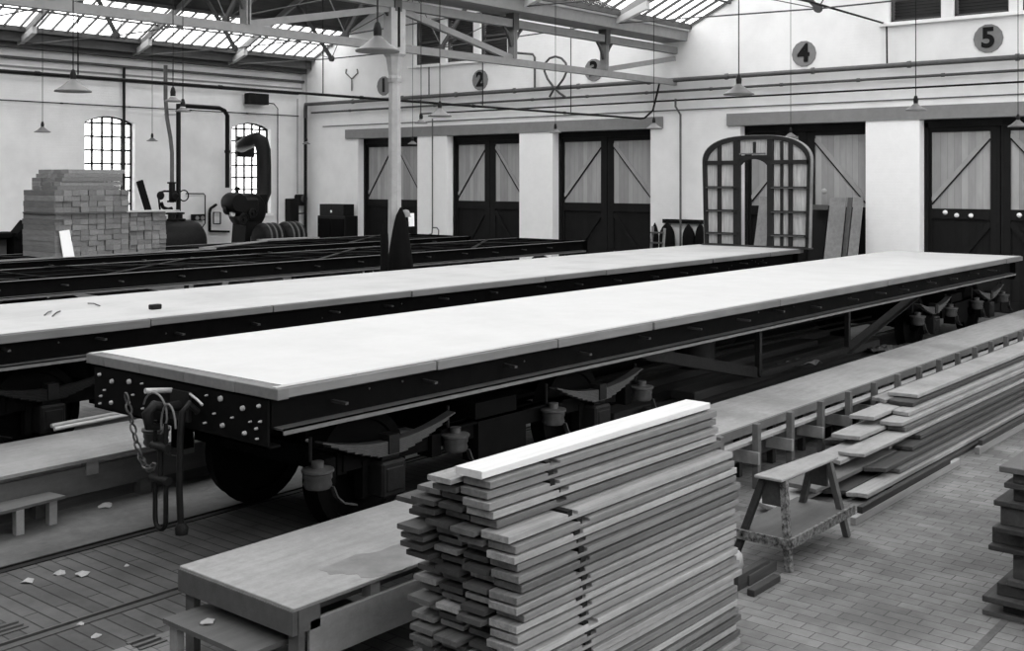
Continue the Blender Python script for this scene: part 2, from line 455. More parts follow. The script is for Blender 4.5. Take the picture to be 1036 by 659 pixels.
for i, x in enumerate(reversed(RX[5:])):
    truss(x, (V0 + .1, V1 - .15), 'grey rafter and rod truss of the near bay, ' + names[i])

# valley girder, gutter, column
g = thing('valley_girder', 'long grey timber lattice girder carrying the roof valley from the column to the end wall', 'girder', (12, V1, 5.65))
MB().box(X0, XW, V1 - .06, V1 + .06, 5.62, 5.78).build('bottom_chord', TRUSS, g)
MB().box(X0, XW, V1 - .08, V1 + .08, 6.48, 6.66).build('top_chord', TRUSS, g)
for x in RX[1:]:
    p = MB(); p.box(x - .05, x - .02, V1 - .1, V1 + .1, 5.78, 6.48).box(x + .02, x + .05, V1 - .1, V1 + .1, 5.78, 6.48)
    p.build('post', TRUSS, g)
    b = MB()
    for s in (-1, 1):
        pts = [(x + s * .05, V1, 6.05), (x + s * .1, V1, 6.2), (x + s * .2, V1, 6.36), (x + s * .32, V1, 6.48)]
        for a, c in zip(pts, pts[1:]): b.bar(a, c, .06, .05)
    b.box(x - .09, x + .09, V1 - .12, V1 + .12, 6.42, 6.8)
    b.build('bracket', TRUSSD, g)
for xa, za, xb, zb in ((12.25, 5.78, 15.9, 6.5), (15.9, 6.5, 19.6, 5.78), (23.2, 5.8, 26.5, 6.35), (4.9, 6.5, 8.6, 5.78), (8.6, 5.78, 12.25, 6.48)):
    MB().bar((xa, V1, za), (xb, V1, zb), .1, .13).build('diagonal', TRUSS, g)
gt = thing('valley_gutter', 'wide light grey box gutter along the roof valley above the girder', 'gutter', (12, V1, 6.78))
MB().prism([(V1 - .42, 7.16), (V1 - .38, 6.8), (V1 + .38, 6.8), (V1 + .42, 7.16), (V1 + .34, 7.14), (V1 + .3, 6.86), (V1 - .3, 6.86), (V1 - .34, 7.14)], 'X', X0, XW).build('trough', TRUSS, gt)
fl = MB()
fl.box(X0, XW, V1 - .46, V1 - .42, 7.06, 7.2)
fl.build('lip', CREAM, gt)
def column(x, label):
    c = thing('roof_column', label, 'column', (x, V1, 0))
    MB().lathe([(.24, 0), (.24, .25), (.17, .32), (.155, .5), (.125, 5.0), (.125, 5.05)], (x, V1, 0), 'Z', 8, False, PI / 8).build('shaft', COLM, c)
    MB().lathe([(.14, 5.0), (.15, 5.08), (.13, 5.14), (.19, 5.5), (.24, 5.56), (.24, 5.62)], (x, V1, 0), 'Z', 8, False, PI / 8).build('capital', COLM, c)
    MB().box(x - .2, x + .2, V1 - .11, V1 + .11, 5.62, 6.48).build('head_block', COLM, c)
    sp = MB(); sp.box(x - .02, x + .02, V1 - .14, V1 - .11, 5.7, 6.5); sp.build('strap', BLACK, c)
    return c
column(15.9, 'tall grey octagonal column standing behind the middle platform')

# ------------------------------------------------------------------ number discs on the end wall
def number_sign(ch, u, v, w, label):
    p = px(u, v, XW); t = thing('number_sign', label, 'sign', (XW, p.y, p.z - .3), 'door numbers painted on the end wall')
    r = .33
    d = MB().lathe([(r, 0), (r * .99, -.02)], (XW - .001, p.y, p.z), 'X', 14, False).build('disc', DISC, t)
    cu = bpy.data.curves.new('n', 'FONT'); cu.body = ch; cu.size = .62; cu.align_x = 'CENTER'; cu.align_y = 'CENTER'; cu.extrude = .006; cu.offset = .022
    to = bpy.data.objects.new('n', cu); COL.objects.link(to)
    dg = bpy.context.evaluated_depsgraph_get(); me = bpy.data.meshes.new_from_object(to.evaluated_get(dg))
    bpy.data.objects.remove(to)
    M = Matrix(((0, 0, -1, 0), (-1, 0, 0, 0), (0, 1, 0, 0), (0, 0, 0, 1)))
    me.transform(Matrix.Translation(Vector((XW - .03, p.y, p.z)) - ORG[t.name]) @ M)
    me.materials.clear(); me.materials.append(BLACK)
    o = bpy.data.objects.new('numeral', me); COL.objects.link(o); o.parent = t
number_sign('1', 388.5, 87, 0, 'grey disc with black 1, half hidden by the column')
number_sign('2', 486, 81, 0, 'grey disc with black 2 on the white end wall')
number_sign('3', 601, 71, 0, 'grey disc with black 3 behind the girder post')
number_sign('4', 813.5, 54.5, 0, 'grey disc with black 4 on the white end wall')
number_sign('5', 1000, 39, 0, 'grey disc with black 5 under the dark gable windows')

# ------------------------------------------------------------------ pipes and cables
def pipe(name, pts, r, m, label, cat='pipe', n=8, joints=0):
    t = MB().tube(pts, r, n)
    if joints:
        P = [Vector(p) for p in pts]
        for a, b in zip(P, P[1:]):
            L = (b - a).length; k = int(L / joints)
            for j in range(1, k + 1):
                c = a.lerp(b, j / (k + 1)); d = (b - a).normalized() * .04
                t.tube([c - d, c + d], r * 1.35, n)
    return tag(t.build(name, m), label, cat)
WP = XW - .16
pipe('wall_pipe', [(WP, 5.0, 5.76), (WP, 31.6, 5.74)], .062, PIPE, 'thick grey pipe along the end wall, uppermost of the long pipes', joints=2.6)
pipe('wall_pipe', [(WP + .03, 5.0, 5.47), (WP + .03, 31.4, 5.43)], .034, TRUSSD, 'thin pipe on the end wall just below the thick grey one', joints=2.2)
pipe('wall_pipe', [(WP, 5.0, 5.21), (WP, 22.0, 5.19), (WP, 25.9, 5.19), (WP, 25.9, 5.62), (WP, 26.6, 5.64)], .024, BLACK, 'thin black pipe on the end wall with an upturned end near number 1')
pipe('wall_conduit', [(XW - .03, 5.0, 4.95), (XW - .03, 30.9, 4.93)], .015, PIPE, 'slender grey conduit just above the door lintels')
pipe('hanging_pipe', [(2, 17.24, 4.73), (26.2, 17.24, 4.73), (26.35, 17.2, 4.75), (26.38, 16.95, 4.95), (26.4, 16.8, 5.5), (26.4, 16.75, 5.7)], .028, BLACK,
     'long black pipe hanging below the roof from the left to the end wall', joints=3.6)
for i, x in enumerate((5.3, 9.6, 15.9 - 1.1, 19.6, 23.0)):
    pipe('pipe_hanger', [(x, 17.24, 4.76), (x, 17.24, 7.3)], .012, DARK2, 'thin rod holding the long black hanging pipe', 'rod')['group'] = 'rods of the hanging pipe'
# expansion loop
lp = []
c = px(562.5, 71, WP - .05)
lp.append(px(556, 98, WP - .05)); lp.append(px(560, 91, WP - .05))
for k in range(15):
    a = -.85 + (2 * PI - 1.44 + .0) * 0 + (-math.radians(50) + (math.radians(280)) * k / 14)
for uv in ((564, 88), (570, 80), (573.5, 72), (572.5, 64), (568, 59), (562, 57.2), (556, 59), (551.5, 64), (550.8, 72), (554, 80), (560, 88)):
    lp.append(px(uv[0], uv[1], WP - .12))
lp.append(px(566, 94, WP - .05)); lp.append(px(573, 99, WP - .05))
pipe('pipe_loop', lp, .035, TRUSSD, 'dark pipe bent into a loop on the end wall between numbers 2 and 3', 'pipe loop')
pipe('bent_pipe', [px(523, 53.5, WP), px(539, 55, WP), px(541, 58, WP), px(541, 92, WP)], .035, TRUSSD, 'short dark bent pipe on the end wall left of the loop')
# conduit down wall by coat rail
pipe('drop_pipe', [px(683.5, 100, WP), px(683.5, 108, WP), px(688.5, 116, WP), px(688.5, 252, WP)], .03, PIPE, 'thin grey pipe dropping down the wall beside the coat rail')
pipe('drop_pipe', [px(897, 27, WP), px(897.5, 64, WP)], .022, DARK2, 'short dark drop pipe beneath the brace rods near number 4')
pipe('drop_pipe', [px(434, 68, WP), px(434, 98, WP)], .018, DARK2, 'short pipe under the gable window left of number 2')
pipe('drop_pipe', [px(437.5, 120, WP - .05), px(437.5, 231, WP - .05), px(437, 236.5, WP - .05), px(431.5, 238.5, WP - .05)], .022, PIPE, 'thin pipe down the whitewashed pier with a crooked foot')
pipe('foot_pipe', [px(438, 230.5, WP - .05), px(442, 230.5, WP - .05), px(443.7, 233, WP - .05), px(443.7, 246, WP - .05)], .02, PIPE, 'small bent pipe beside the crooked foot on the pier')
pipe('corner_pipe', [(XW - .2, YL - .45, 5.3), (XW - .2, YL - .45, 0)], .06, BLACK, 'thick black downpipe in the corner of the two walls')
pipe('corner_pipe', [(XW - .3, YL - .6, 5.75), (XW - .2, YL - .45, 5.55), (XW - .2, YL - .45, 5.25)], .07, TRUSSD, 'curved dark pipe head above the corner downpipe')
LP_ = YL - .12
pipe('wall_conduit', [(6, LP_, 5.33), (26.3, LP_, 5.33)], .018, DARK2, 'thin dark conduit running along the left wall', joints=2.4)
pipe('wall_rail', [(6, LP_, 6.12), (26.3, LP_, 6.12)], .03, TRUSSD, 'thin dark rail high on the left wall under the eaves')
a = py(125.5, 68, LP_); b = Vector((a.x, LP_, 0))
pipe('downpipe', [a, b], .045, BLACK, 'black vertical pipe crossing the left arched window')
pipe('riser_pipe', [py(167.5, 66, 29.6), py(167.5, 100, 29.6), py(169, 120, 29.5), py(172.5, 140, 29.4), py(174, 155, 29.2), py(174, 190, 29.2), py(174, 205, 29.2)], .06, PIPE, 'grey vertical riser pipe bending towards the black tank')
pipe('riser_pipe', [py(180.5, 105, 29.2), py(180.5, 214, 29.2)], .07, BLACK, 'thick black vertical pipe rising from the black tank')
pipe('top_pipe', [py(185, 107, 30.2), py(222, 109.5, 30.2), py(227, 112, 30.2), py(230, 117, 30.2), py(230, 190, 30.2)], .07, BLACK, 'black pipe crossing then bending down beside the right arched window', joints=1.6)
pipe('thin_conduit', [py(166, 116, LP_), py(181, 116, LP_)], .012, DARK2, 'short level conduit stub by the riser pipes')
pipe('thin_cable', [py(268, 104, LP_), py(277, 105, LP_), py(281, 110, LP_), Vector((py(281, 110, LP_).x, LP_, 0))], .02, DARK2, 'thin cable from the wall box down the left wall')
pipe('thin_cable', [py(301, 100, LP_), py(301, 196, LP_)], .012, DARK2, 'thin cable dropping to the wall meter')
wb = MB().box(*sorted((py(247, 99, LP_).x, py(267, 99, LP_).x)), LP_ - .3, LP_, py(257, 106, LP_).z, py(257, 95, LP_).z)
tag(wb.build('wall_box', DARK2, bevel=.02), 'dark square box on the left wall above the right arched window', 'box')
# Y shaped bracket mark
pY = [px(356.5, 92, XW), px(356.5, 80, XW)]
yb_ = MB().tube([pY[0] + Vector((-.03, 0, 0)), pY[1] + Vector((-.03, 0, 0))], .02, 6)
for du in (-6, 6): yb_.tube([pY[1] + Vector((-.03, 0, 0)), px(356.5 + du, 74, XW) + Vector((-.03, 0, 0)), px(356.5 + du * .9, 70, XW) + Vector((-.03, 0, 0))], .02, 6)
tag(yb_.build('forked_bracket', PIPE), 'small forked grey bracket on the wall left of number 1', 'bracket')
# brace rods to the end wall near number 4
for dy, dz in ((0, 0), (.12, -.05)):
    tag(MB().tube([(17.5, 10.45 + dy, 6.8 + dz), (22.5, 10.5 + dy * .2, 6.83), (XW, 10.5, 6.8)], .022, 6).build('brace_rod', DARK2), 'thin brace rod running from the roof to the end wall near number 4', 'rod', 'brace rods near number 4')

# ------------------------------------------------------------------ lamps
def lamp(u, v, w, label, grp='conical pendant lamps'):
    z = 4.05; d = (z - CH) * FPX / (HV - v); r_ = ray(u, v); x, y = r_.x * d, r_.y * d; r = w / 2 * d / FPX
    t = thing('pendant_lamp', label, 'lamp', (x, y, z), grp)
    h = r * .72
    MB().lathe([(r, 0), (r, .012), (r * .62, h * .42), (r * .22, h * .9), (.03, h), (.025, h * .96), (r * .2, h * .84), (r * .6, h * .36), (r * .97, .002)], (x, y, z), 'Z', 24).build('lamp_shade', SHADE, t)
    MB().lathe([(.001, h - .04), (.03, h - .03), (.035, h + .05), (.022, h + .1), (.001, h + .12)], (x, y, z), 'Z', 10).build('lamp_holder', DARK2, t)
    MB().lathe([(.001, .02), (.03, .035), (.04, .07), (.02, h * .7), (.02, h)], (x, y, z), 'Z', 10).build('bulb', PAPER, t)
    zt = min(roofz(y), 9.5)
    MB().tube([(x, y, z + h + .08), (x, y, zt)], .007, 5).build('cord', DARK2, t)
LAMPS = [(74, 93, 36, 'large conical lamp high at far left of the left arched window'), (43, 134, 16, 'small dark lamp over the tall timber pile at far left'),
 (154, 143, 11, 'small dark lamp between the left arched window and the riser pipe'), (175, 103, 17, 'lamp just left of the top of the riser pipes, upper of two'),
 (185, 113, 15, 'lamp just in front of the riser pipes, lower of two'), (382, 52.5, 45, 'largest conical lamp, beside the column capital'),
 (445, 118, 24, 'pale conical lamp right of the column below number 2'), (426, 125, 13, 'small lamp hanging between column and pale lamp'),
 (310, 146, 8, 'tiny lamp in the corner of the two walls'), (417.5, 146, 10, 'tiny pale lamp before the door behind the column'),
 (562, 134.5, 12, 'small lamp under the pipe loop'), (661.5, 130.5, 17, 'lamp at the right end of the lintel beside door three'),
 (747.5, 96, 31, 'grey conical lamp between numbers 3 and 4'), (800, 139, 13.5, 'small pale lamp above the arched coach end frame'),
 (926.5, 112, 21, 'lamp in front of the pier between the two right hand doors'), (1030, 128.5, 20, 'pale lamp at the right edge before the last door')]
for l in LAMPS: lamp(*l)

# ------------------------------------------------------------------ rolling underframes
def add_bogie(root, cx, yc, tint=0):
    f = MB()
    for s in (-1, 1):
        y = yc + s * .98
        f.box(cx - 1.95, cx + 1.95, y - .04, y + .04, .64, .80)
        f.box(cx - 1.95, cx + 1.95, y - .09, y + .09, .78, .80)
        f.box(cx - .35, cx + .35, y - .10, y + .10, .42, .80)
        for ax in (-1.52, 1.52):
            for q in (-.2, .2): f.box(cx + ax + q - .03, cx + ax + q + .03, y - .05, y + .05, .38, .7)
            for q in (-.62, .62): f.box(cx + ax + q - .06, cx + ax + q + .06, y - .09, y + .09, .58, .8)
    f.box(cx - .3, cx + .3, yc - 1.0, yc + 1.0, .6, .95)
    for x in (-1.95, 1.95): f.box(cx + x - .05, cx + x + .05, yc - 1.0, yc + 1.0, .62, .80)
    f.lathe([(.25, .95), (.25, 1.16)], (cx, yc, 0), 'Z', 14)
    fr = f.build('bogie_frame', DARK, root)
    for ax in (-1.52, 1.52):
        x = cx + ax
        MB().lathe([(.07, -1.05), (.085, -.7), (.08, 0), (.085, .7), (.07, 1.05)], (x, yc, .52), 'Y', 12).build('axle', DARK2, fr)
        for s in (-1, 1):
            prof = [(.09, .10), (.15, .10), (.16, .03), (.42, .035), (.43, .06), (.515, .06), (.52, -.05), (.545, -.075), (.545, -.09), (.43, -.09), (.42, -.03), (.16, -.03), (.09, -.08)]
            w = MB().lathe([(a, b * s) for a, b in prof], (x, yc + s * .72, .545), 'Y', 36)
            w.build('wheel', DARK, fr)
            ys = yc + s * 1.06
            b = MB(); b.box(x - .14, x + .14, ys - .12, ys + .1, .38, .68)
            b.box(x - .11, x + .11, ys + s * .1 - .03, ys + s * .1 + .03, .42, .64).build('axlebox', DARK2, fr, bevel=.02)
            sp = MB()
            for k in range(8):          # laminated spring, curved upwards at the ends
                L = .77 - k * .085; n = 10
                P = []
                for i in range(n + 1):
                    xx = -L + 2 * L * i / n; P.append((xx, .76 + .12 * (xx / .77) ** 2 - k * .015))
                for p, q in zip(P, P[1:]): sp.bar((x + p[0], ys + s * .05, p[1] + .08), (x + q[0], ys + s * .05, q[1] + .08), .1, .013)
            sp.build('leaf_spring', STEEL if tint == 0 else DARK2, fr)
            bk = MB(); bk.box(x - .06, x + .06, ys + s * .05 - .065, ys + s * .05 + .065, .74, .9)
            for q in (-.035, .035): bk.tube([(x - .1, ys + s * .05, .71 + q * .2), (x + .1, ys + s * .05, .71 + q * .2)], .02, 6)
            bk.build('spring_buckle', DARK2, fr)
            for e in (-1, 1):
                xx = x + e * .80
                h = MB(); h.tube([(xx, ys - s * .02, 1.0), (xx, ys - s * .02, .8)], .016, 6)
                h.build('hanger_rod', DARK2, fr)
                pt = MB().lathe([(.04, .50), (.10, .51), (.115, .54), (.105, .575), (.115, .59), (.115, .63), (.13, .64), (.13, .66), (.05, .67), (.05, .72)], (xx, ys + s * .07, .10), 'Z', 16)
                pt.build('spring_pot', STEEL if tint == 0 else DARK2, fr)
                st = MB(); P = [(xx + .08, ys + s * .15, .62), (xx + .12, ys + s * .15, .53), (xx + .2, ys + s * .15, .46), (xx + .33, ys + s * .15, .42)]
                for p, q in zip(P, P[1:]): st.bar(p, q, .05, .012)
                st.build('curved_strap', STEEL if tint == 0 else DARK2, fr)

def underframe(x0, x1, yc, label, cat, name, deck=None, coupling=True, tint=0):
    root = thing(name, label, cat, ((x0 + x1) / 2, yc, 0))
    ZB, ZT = 1.15, 1.41
    hw = 1.22
    for s in (-1, 1):
        b = MB(); y = yc + s * (hw - .09)
        b.box(x0 + .1, x1 - .1, y - .006, y + .006, ZB, ZT)
        b.box(x0 + .1, x1 - .1, y, y + s * .09, ZT - .014, ZT)
        b.build('solebar', DARK, root)
        MB().box(x0 + .12, x1 - .12, y, y + s * .13, ZB + .0, ZB + .014).box(x0 + .12, x1 - .12, y + s * .118, y + s * .13, ZB - .032, ZB + .014).build('bottom_angle', ANGLE, root)  # pale strip paints the lit edge of the bottom flange
        n = int((x1 - x0) / 1.15)
        for k in range(n):
            x = x0 + .75 + k * (x1 - x0 - 1.2) / n + R.uniform(-.12, .12)
            z = R.uniform(1.27, 1.33)
            MB().bar((x, y, z), (x + R.uniform(-.03, .03), y + s * .17, z - .005), .035, .02).build('floor_bolt_bracket', STEEL, root)
        if s < 0 and deck is not None:
            for k in range(14):
                x = x0 + .4 + (x1 - x0 - .8) * R.random(); z = R.uniform(1.22, 1.37)
                MB().lathe([(.012, -.002), (.01, -.012), (.001, -.016)], (x, y, z), 'Y', 6).build('rivet', STEEL, root)
    for xx in (x0, x1):
        s = -1 if xx == x0 else 1
        h = MB().box(xx, xx - s * .02, yc - hw, yc + hw, 1.03, ZT).box(xx, xx - s * .12, yc - hw, yc + hw, ZT - .015, ZT).box(xx, xx - s * .12, yc - hw, yc + hw, 1.03, 1.045)
        h.build('headstock', DARK, root)
    c = MB()
    k = x0 + 1.2
    while k < x1 - 1:
        c.box(k - .05, k + .05, yc - hw + .1, yc + hw - .1, 1.18, 1.4); k += 1.45
    for dy in (-.4, .4): c.box(x0 + .05, x1 - .05, yc + dy - .04, yc + dy + .04, 1.17, 1.405)
    c.build('cross_members', DARK, root)
    # X bracing on top at both ends and the middle (seen on bare frames)
    if deck is None:
        for s in (-1, 1):
            y = yc + s * (hw - .045); MB().box(x0 + .1, x1 - .1, y - .045, y + .045, ZT, ZT + .006).build('top_flange', ANGLE, root)  # paler strip paints the lit line along the frame top
        x = x0 + .3
        while x < x1 - 2:
            q = MB(); q.bar((x, yc - hw + .1, ZT + .006), (x + 3.1, yc + hw - .1, ZT + .006), .09, .012); q.build('diagonal_strip', DARK2, root)
            q = MB(); q.bar((x, yc + hw - .1, ZT + .022), (x + 3.1, yc - hw + .1, ZT + .022), .09, .012); q.build('diagonal_strip', DARK2, root); x += 4.7
    # trussing between bogies
    xm = (x0 + x1) / 2
    for s in (-1, 1):
        y = yc + s * 1.1
        for q in (-1.4, 1.4):
            p = MB().box(xm + q - .035, xm + q + .035, y - .035, y + .035, .5, 1.15); p.build('queen_post', DARK2, root)
            e = 1 if q > 0 else -1
            b = MB(); b.bar((xm + q, y, .53), (xm + q + e * 2.75, y, 1.12), .012, .15); b.bar((xm + q, y + s * .03, .47), (xm + q + e * 2.75, y + s * .03, 1.06), .07, .012)
            b.build('truss_diagonal', DARK2, root)
        MB().box(xm - 1.4, xm + 1.4, y - .035, y + .035, .48, .56).build('truss_bar', DARK2, root)
    # gear hung below: tank, brake cylinder, rods
    gm = MB(); gm.lathe([(.02, -.62), (.2, -.58), (.24, -.5), (.24, .5), (.2, .58), (.02, .62)], (xm - .2, yc + .35, .8), 'X', 20)
    gm.build('air_cylinder', DARK2, root)
    gm = MB(); gm.lathe([(.02, -.25), (.26, -.22), (.27, .22), (.02, .26)], (xm - 2.0, yc - .5, .85), 'Z', 20); gm.build('brake_cylinder', DARK2, root)
    gm = MB()
    for dy in (-.55, -.2, .3): gm.tube([(x0 + 3.2, yc + dy, .62), (xm - .5, yc + dy * .8, .7), (x1 - 3.2, yc + dy, .62)], .022, 6)
    gm.build('brake_rods', DARK2, root)
    for cx in (x0 + 2.88, x1 - 2.88): add_bogie(root, cx, yc, tint)
    if deck:
        D, E = deck
        zt = 1.50; w = 1.355
        MB().box(x0 + .1, x1 - .08, yc - w + .09, yc + w - .05, ZT, zt + .004).build('deck_sheet', D, root)
        for s in (-1, 1):
            x = x0 + .0; i = 0
            while x < x1 - .01:
                L = R.choice((1.7, 2.4, 3.0, 3.6)); xe = min(x + L, x1)
                if x1 - xe < .6: xe = x1
                o = R.uniform(-.012, .012); yo = yc + s * (w + o)
                b = MB().box(x + .009, xe - .009, min(yo, yc + s * (w - .09)), max(yo, yc + s * (w - .09)), ZT - .004 + R.uniform(0, .012), zt - .006)
                eb = b.build('edge_board', E, root, bevel=.006)
                nt = MB()
                for _ in range(1):
                    nx = R.uniform(x + .1, xe - .1); nt.box(nx, nx + R.uniform(.03, .12), yc + s * (w - .05), yc + s * (w - .035), zt - .006, zt - .002)
                nt.build('notch', DARK2, eb)
                MB().box(x + .002, xe - .002, yc + s * (w - .09), yc + s * (w - .035), zt - .002, zt + .003).build('cover_strip', EDGE_T, eb)
                x = xe
        for xx, s in ((x0, -1), (x1, 1)):
            yy = yc - w + .09; e = [yc - w + .004, yc - .82, yc - .15, yc + .5, yc + 1.05, yc + w - .004]
            for a, b in zip(e, e[1:]):
                q = MB().box(xx + s * R.uniform(0, .012), xx - s * .1, a + .002, b - .002, ZT, zt - .004); q.build('end_board', E, root, bevel=.005)
    # headstock fittings at the near end
    for s in (-1, 1):
        for y, z, r in ((1.12, 1.33, .016), (1.13, 1.24, .011), (1.11, 1.16, .012), (1.12, 1.08, .010), (.92, 1.3, .021), (.93, 1.1, .019), (.8, 1.2, .009), (.66, 1.33, .023), (.66, 1.14, .02),
                        (.57, 1.22, .009), (.45, 1.33, .009), (.44, 1.12, .010), (1.02, 1.2, .008)):
            if R.random() < .12: continue
            if coupling: MB().lathe([(r, 0), (r * .9, -.02), (.001, -.03)], (x0, yc + s * y + R.uniform(-.02, .02), z + R.uniform(-.015, .015)), 'X', 8).build('bolt_head', BRIGHT, root)
    if coupling:
        h = MB(); cy = yc - .12
        P = [(x0, cy, 1.22), (x0 - .16, cy, 1.22), (x0 - .26, cy, 1.26), (x0 - .32, cy, 1.20), (x0 - .30, cy, 1.10), (x0 - .2, cy, 1.07)]
        h.tube(P, [.045, .045, .04, .045, .04, .02], 8); h.box(x0 - .03, x0, cy - .13, cy + .13, 1.1, 1.34); h.build('draw_hook', DARK2, root)
        sk = MB(); xc = x0 - .2
        for s in (-1, 1): sk.tube([(xc, cy + s * .075, 1.12), (xc, cy + s * .075, .92)], .018, 6)
        sk.tube([(xc, cy - .11, .92), (xc, cy + .11, .92)], .035, 8)
        sk.tube([(xc, cy, .92), (xc, cy, .66)], .022, 8)
        sk.tube([(xc, cy - .12, .66), (xc, cy + .12, .66)], .035, 8)
        L = []
        for i in range(9): a = PI * i / 8; L.append((xc, cy + .075 * math.cos(a), .34 - .075 * math.sin(a)))
        sk.tube([(xc, cy + .075, .66)] + L + [(xc, cy - .075, .66)], .02, 8)
        sk.build('screw_coupling', DARK2, root)
        hb = MB(); hb.tube([(x0 - .02, cy - .24, 1.2), (x0 - .1, cy - .24, 1.28), (x0 - .16, cy - .24, 1.22), (x0 - .18, cy - .24, 1.0), (x0 - .18, cy - .23, .6), (x0 - .17, cy - .23, .38), (x0 - .16, cy - .23, .32)], .026, 8)
        hb.lathe([(.001, 0), (.05, .01), (.055, .06), (.03, .1)], (x0 - .16, cy - .23, .25), 'Z', 10).build('brake_hose', DARK2, root)
        ar = MB(); A = []
        for i in range(13):
            a = math.radians(20 + 220 * i / 12); A.append((x0 - .2, cy + .08 + .17 * math.cos(a), 1.17 + .17 * math.sin(a)))
        ar.tube(A, .009, 6)
        A = []
        for i in range(10):
            a = math.radians(-10 + 190 * i / 9); A.append((x0 - .22, cy - .14 + .1 * math.cos(a), 1.1 + .18 * math.sin(a)))
        ar.tube(A, .009, 6)
        ar.build('lifting_ring', ANGLE, root)
        s2 = MB().tube([(x0 - .02, cy + .12, 1.33), (x0 - .25, cy + .14, 1.355)], .022, 10); s2.build('pipe_stub', BRIGHT, root)
        s3 = MB().tube([(x0 - .02, cy - .14, 1.33), (x0 - .1, cy - .36, 1.32), (x0 - .1, cy - .42, 1.29)], .011, 8); s3.build('release_handle', BRIGHT, root)
        ch = MB(); n = 13
        for i in range(n):
            t = i / (n - 1); y = cy + .62 - .55 * t; z = 1.22 - .50 * math.sin(t * PI * .62) ; x = x0 - .12 - .1 * t
            c_ = Vector((x, y, z)); dy, dz = -.55, -.50 * math.cos(t * PI * .62) * PI * .62
            d = Vector((0, dy, dz)).normalized(); u_ = Vector((1, 0, 0)) if i % 2 else d.cross(Vector((1, 0, 0)))
            L = [c_ + d * (.045 * math.cos(a)) + u_ * (.024 * math.sin(a)) for a in [2 * PI * q / 10 for q in range(10)]]
            ch.tube(L, .009, 5, closed=True)
        ch.build('safety_chain', STEEL, root)
    return root

P1Y, P2Y = 8.02, 12.46
underframe(5.30, 24.07, P1Y, 'nearest long carriage underframe with white floor deck and coupling facing us', 'carriage underframe', 'carriage_underframe', (DECK, EDGE))
underframe(4.65, 23.45, P2Y, 'second long carriage underframe with scuffed pale deck, carrying the arched coach end', 'carriage underframe', 'carriage_underframe', (DECK2, EDGE), tint=1)
underframe(5.5, 24.4, 18.95, 'bare black underframe with no deck behind the column', 'carriage underframe', 'carriage_underframe', None, tint=1)
underframe(5.2, 24.2, 22.95, 'farthest bare black underframe, carrying the tall timber pile', 'carriage underframe', 'carriage_underframe', None, tint=1)

for k in range(3):  # added joists, block the lit floor between the decked underframes
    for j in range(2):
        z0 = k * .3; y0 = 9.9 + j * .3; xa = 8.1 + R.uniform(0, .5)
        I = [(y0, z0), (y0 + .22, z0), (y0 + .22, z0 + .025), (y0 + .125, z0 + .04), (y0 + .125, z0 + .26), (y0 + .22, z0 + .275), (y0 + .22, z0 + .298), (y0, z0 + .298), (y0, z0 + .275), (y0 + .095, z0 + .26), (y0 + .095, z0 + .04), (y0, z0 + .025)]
        tag(MB().prism(I, 'X', xa, 23.2 + R.uniform(-.5, .4)).build('shade_joist', DARK2), 'added dark joist darkening the gap between the two decked underframes', 'joist', 'added joists darkening the gap between underframes')
SHADE_BAULK = mat('shade_timber', .022, .8, var=.35, nscale=4, scale=(.5, 6, 6), rnd=.5, bump=.2)  # for baulks added to keep the space under the near frame dark
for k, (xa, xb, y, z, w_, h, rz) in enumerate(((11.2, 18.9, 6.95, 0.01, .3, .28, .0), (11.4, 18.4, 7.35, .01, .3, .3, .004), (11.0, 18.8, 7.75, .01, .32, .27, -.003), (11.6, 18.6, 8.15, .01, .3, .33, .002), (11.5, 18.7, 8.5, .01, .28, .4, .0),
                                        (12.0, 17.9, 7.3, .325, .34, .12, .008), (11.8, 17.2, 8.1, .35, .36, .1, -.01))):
    m = MB().box(-(xb - xa) / 2, (xb - xa) / 2, -w_ / 2, w_ / 2, 0, h); o = m.build('timber_baulk', SHADE_BAULK, origin=(0, 0, 0), bevel=.01)
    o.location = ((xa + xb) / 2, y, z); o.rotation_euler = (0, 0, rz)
    tag(o, 'added dark baulk keeping the space beneath the nearest underframe dark', 'timber', 'baulks beneath the nearest underframe')
for k, (x, y, z, sz) in enumerate(((14.6, 7.0, .45, .35), (17.6, 6.95, .3, .3))):  # added sheets, part of the filling that keeps this space dark
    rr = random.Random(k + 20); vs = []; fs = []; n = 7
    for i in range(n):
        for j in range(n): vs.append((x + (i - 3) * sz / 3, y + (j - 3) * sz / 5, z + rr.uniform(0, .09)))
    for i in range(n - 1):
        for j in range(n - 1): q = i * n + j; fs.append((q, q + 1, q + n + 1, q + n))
    m = MB(); m.add(vs, fs); o = m.build('filler_sheet', mat('filler_sheet_grey', .06, .8, var=.4)); sd = o.modifiers.new('thick', 'SOLIDIFY'); sd.thickness = .006
    tag(o, 'added crumpled sheet filling the dark space beneath the nearest underframe, %s' % ('nearer' if k == 0 else 'farther'), 'sheet')
# ------------------------------------------------------------------ coach end frame on platform 2
EX = 23.3; ZD = 1.505
def ey(c): return 13.58 - (c - 62) / 515 * 2.72
def ez(c): return ZD + (562 - c) / 527 * 2.52
ef = thing('coach_end_frame', 'arched wooden coach end frame with open doorway standing on the second deck', 'frame', (EX, 12.35, ZD))
outer = []
cyc = ey(318); hwid = 1.36
for k in range(25):
    a = PI * k / 24; ca, sa = math.cos(a), math.sin(a)
    outer.append((cyc - hwid * (abs(ca) ** .72) * (1 if ca > 0 else -1), ez(155) + (ez(30) - ez(155)) * (abs(sa) ** .9)))
poly_o = [(cyc - hwid + .05, ZD)] + outer + [(cyc + hwid - .05, ZD)]
def inset(p, t):
    q = []
    for (y, z) in p: 
        f = (hwid - t) / hwid; q.append((cyc + (y - cyc) * f, z if z <= ZD else ZD + (z - ZD) * (1 - t / 2.5)))
    return q
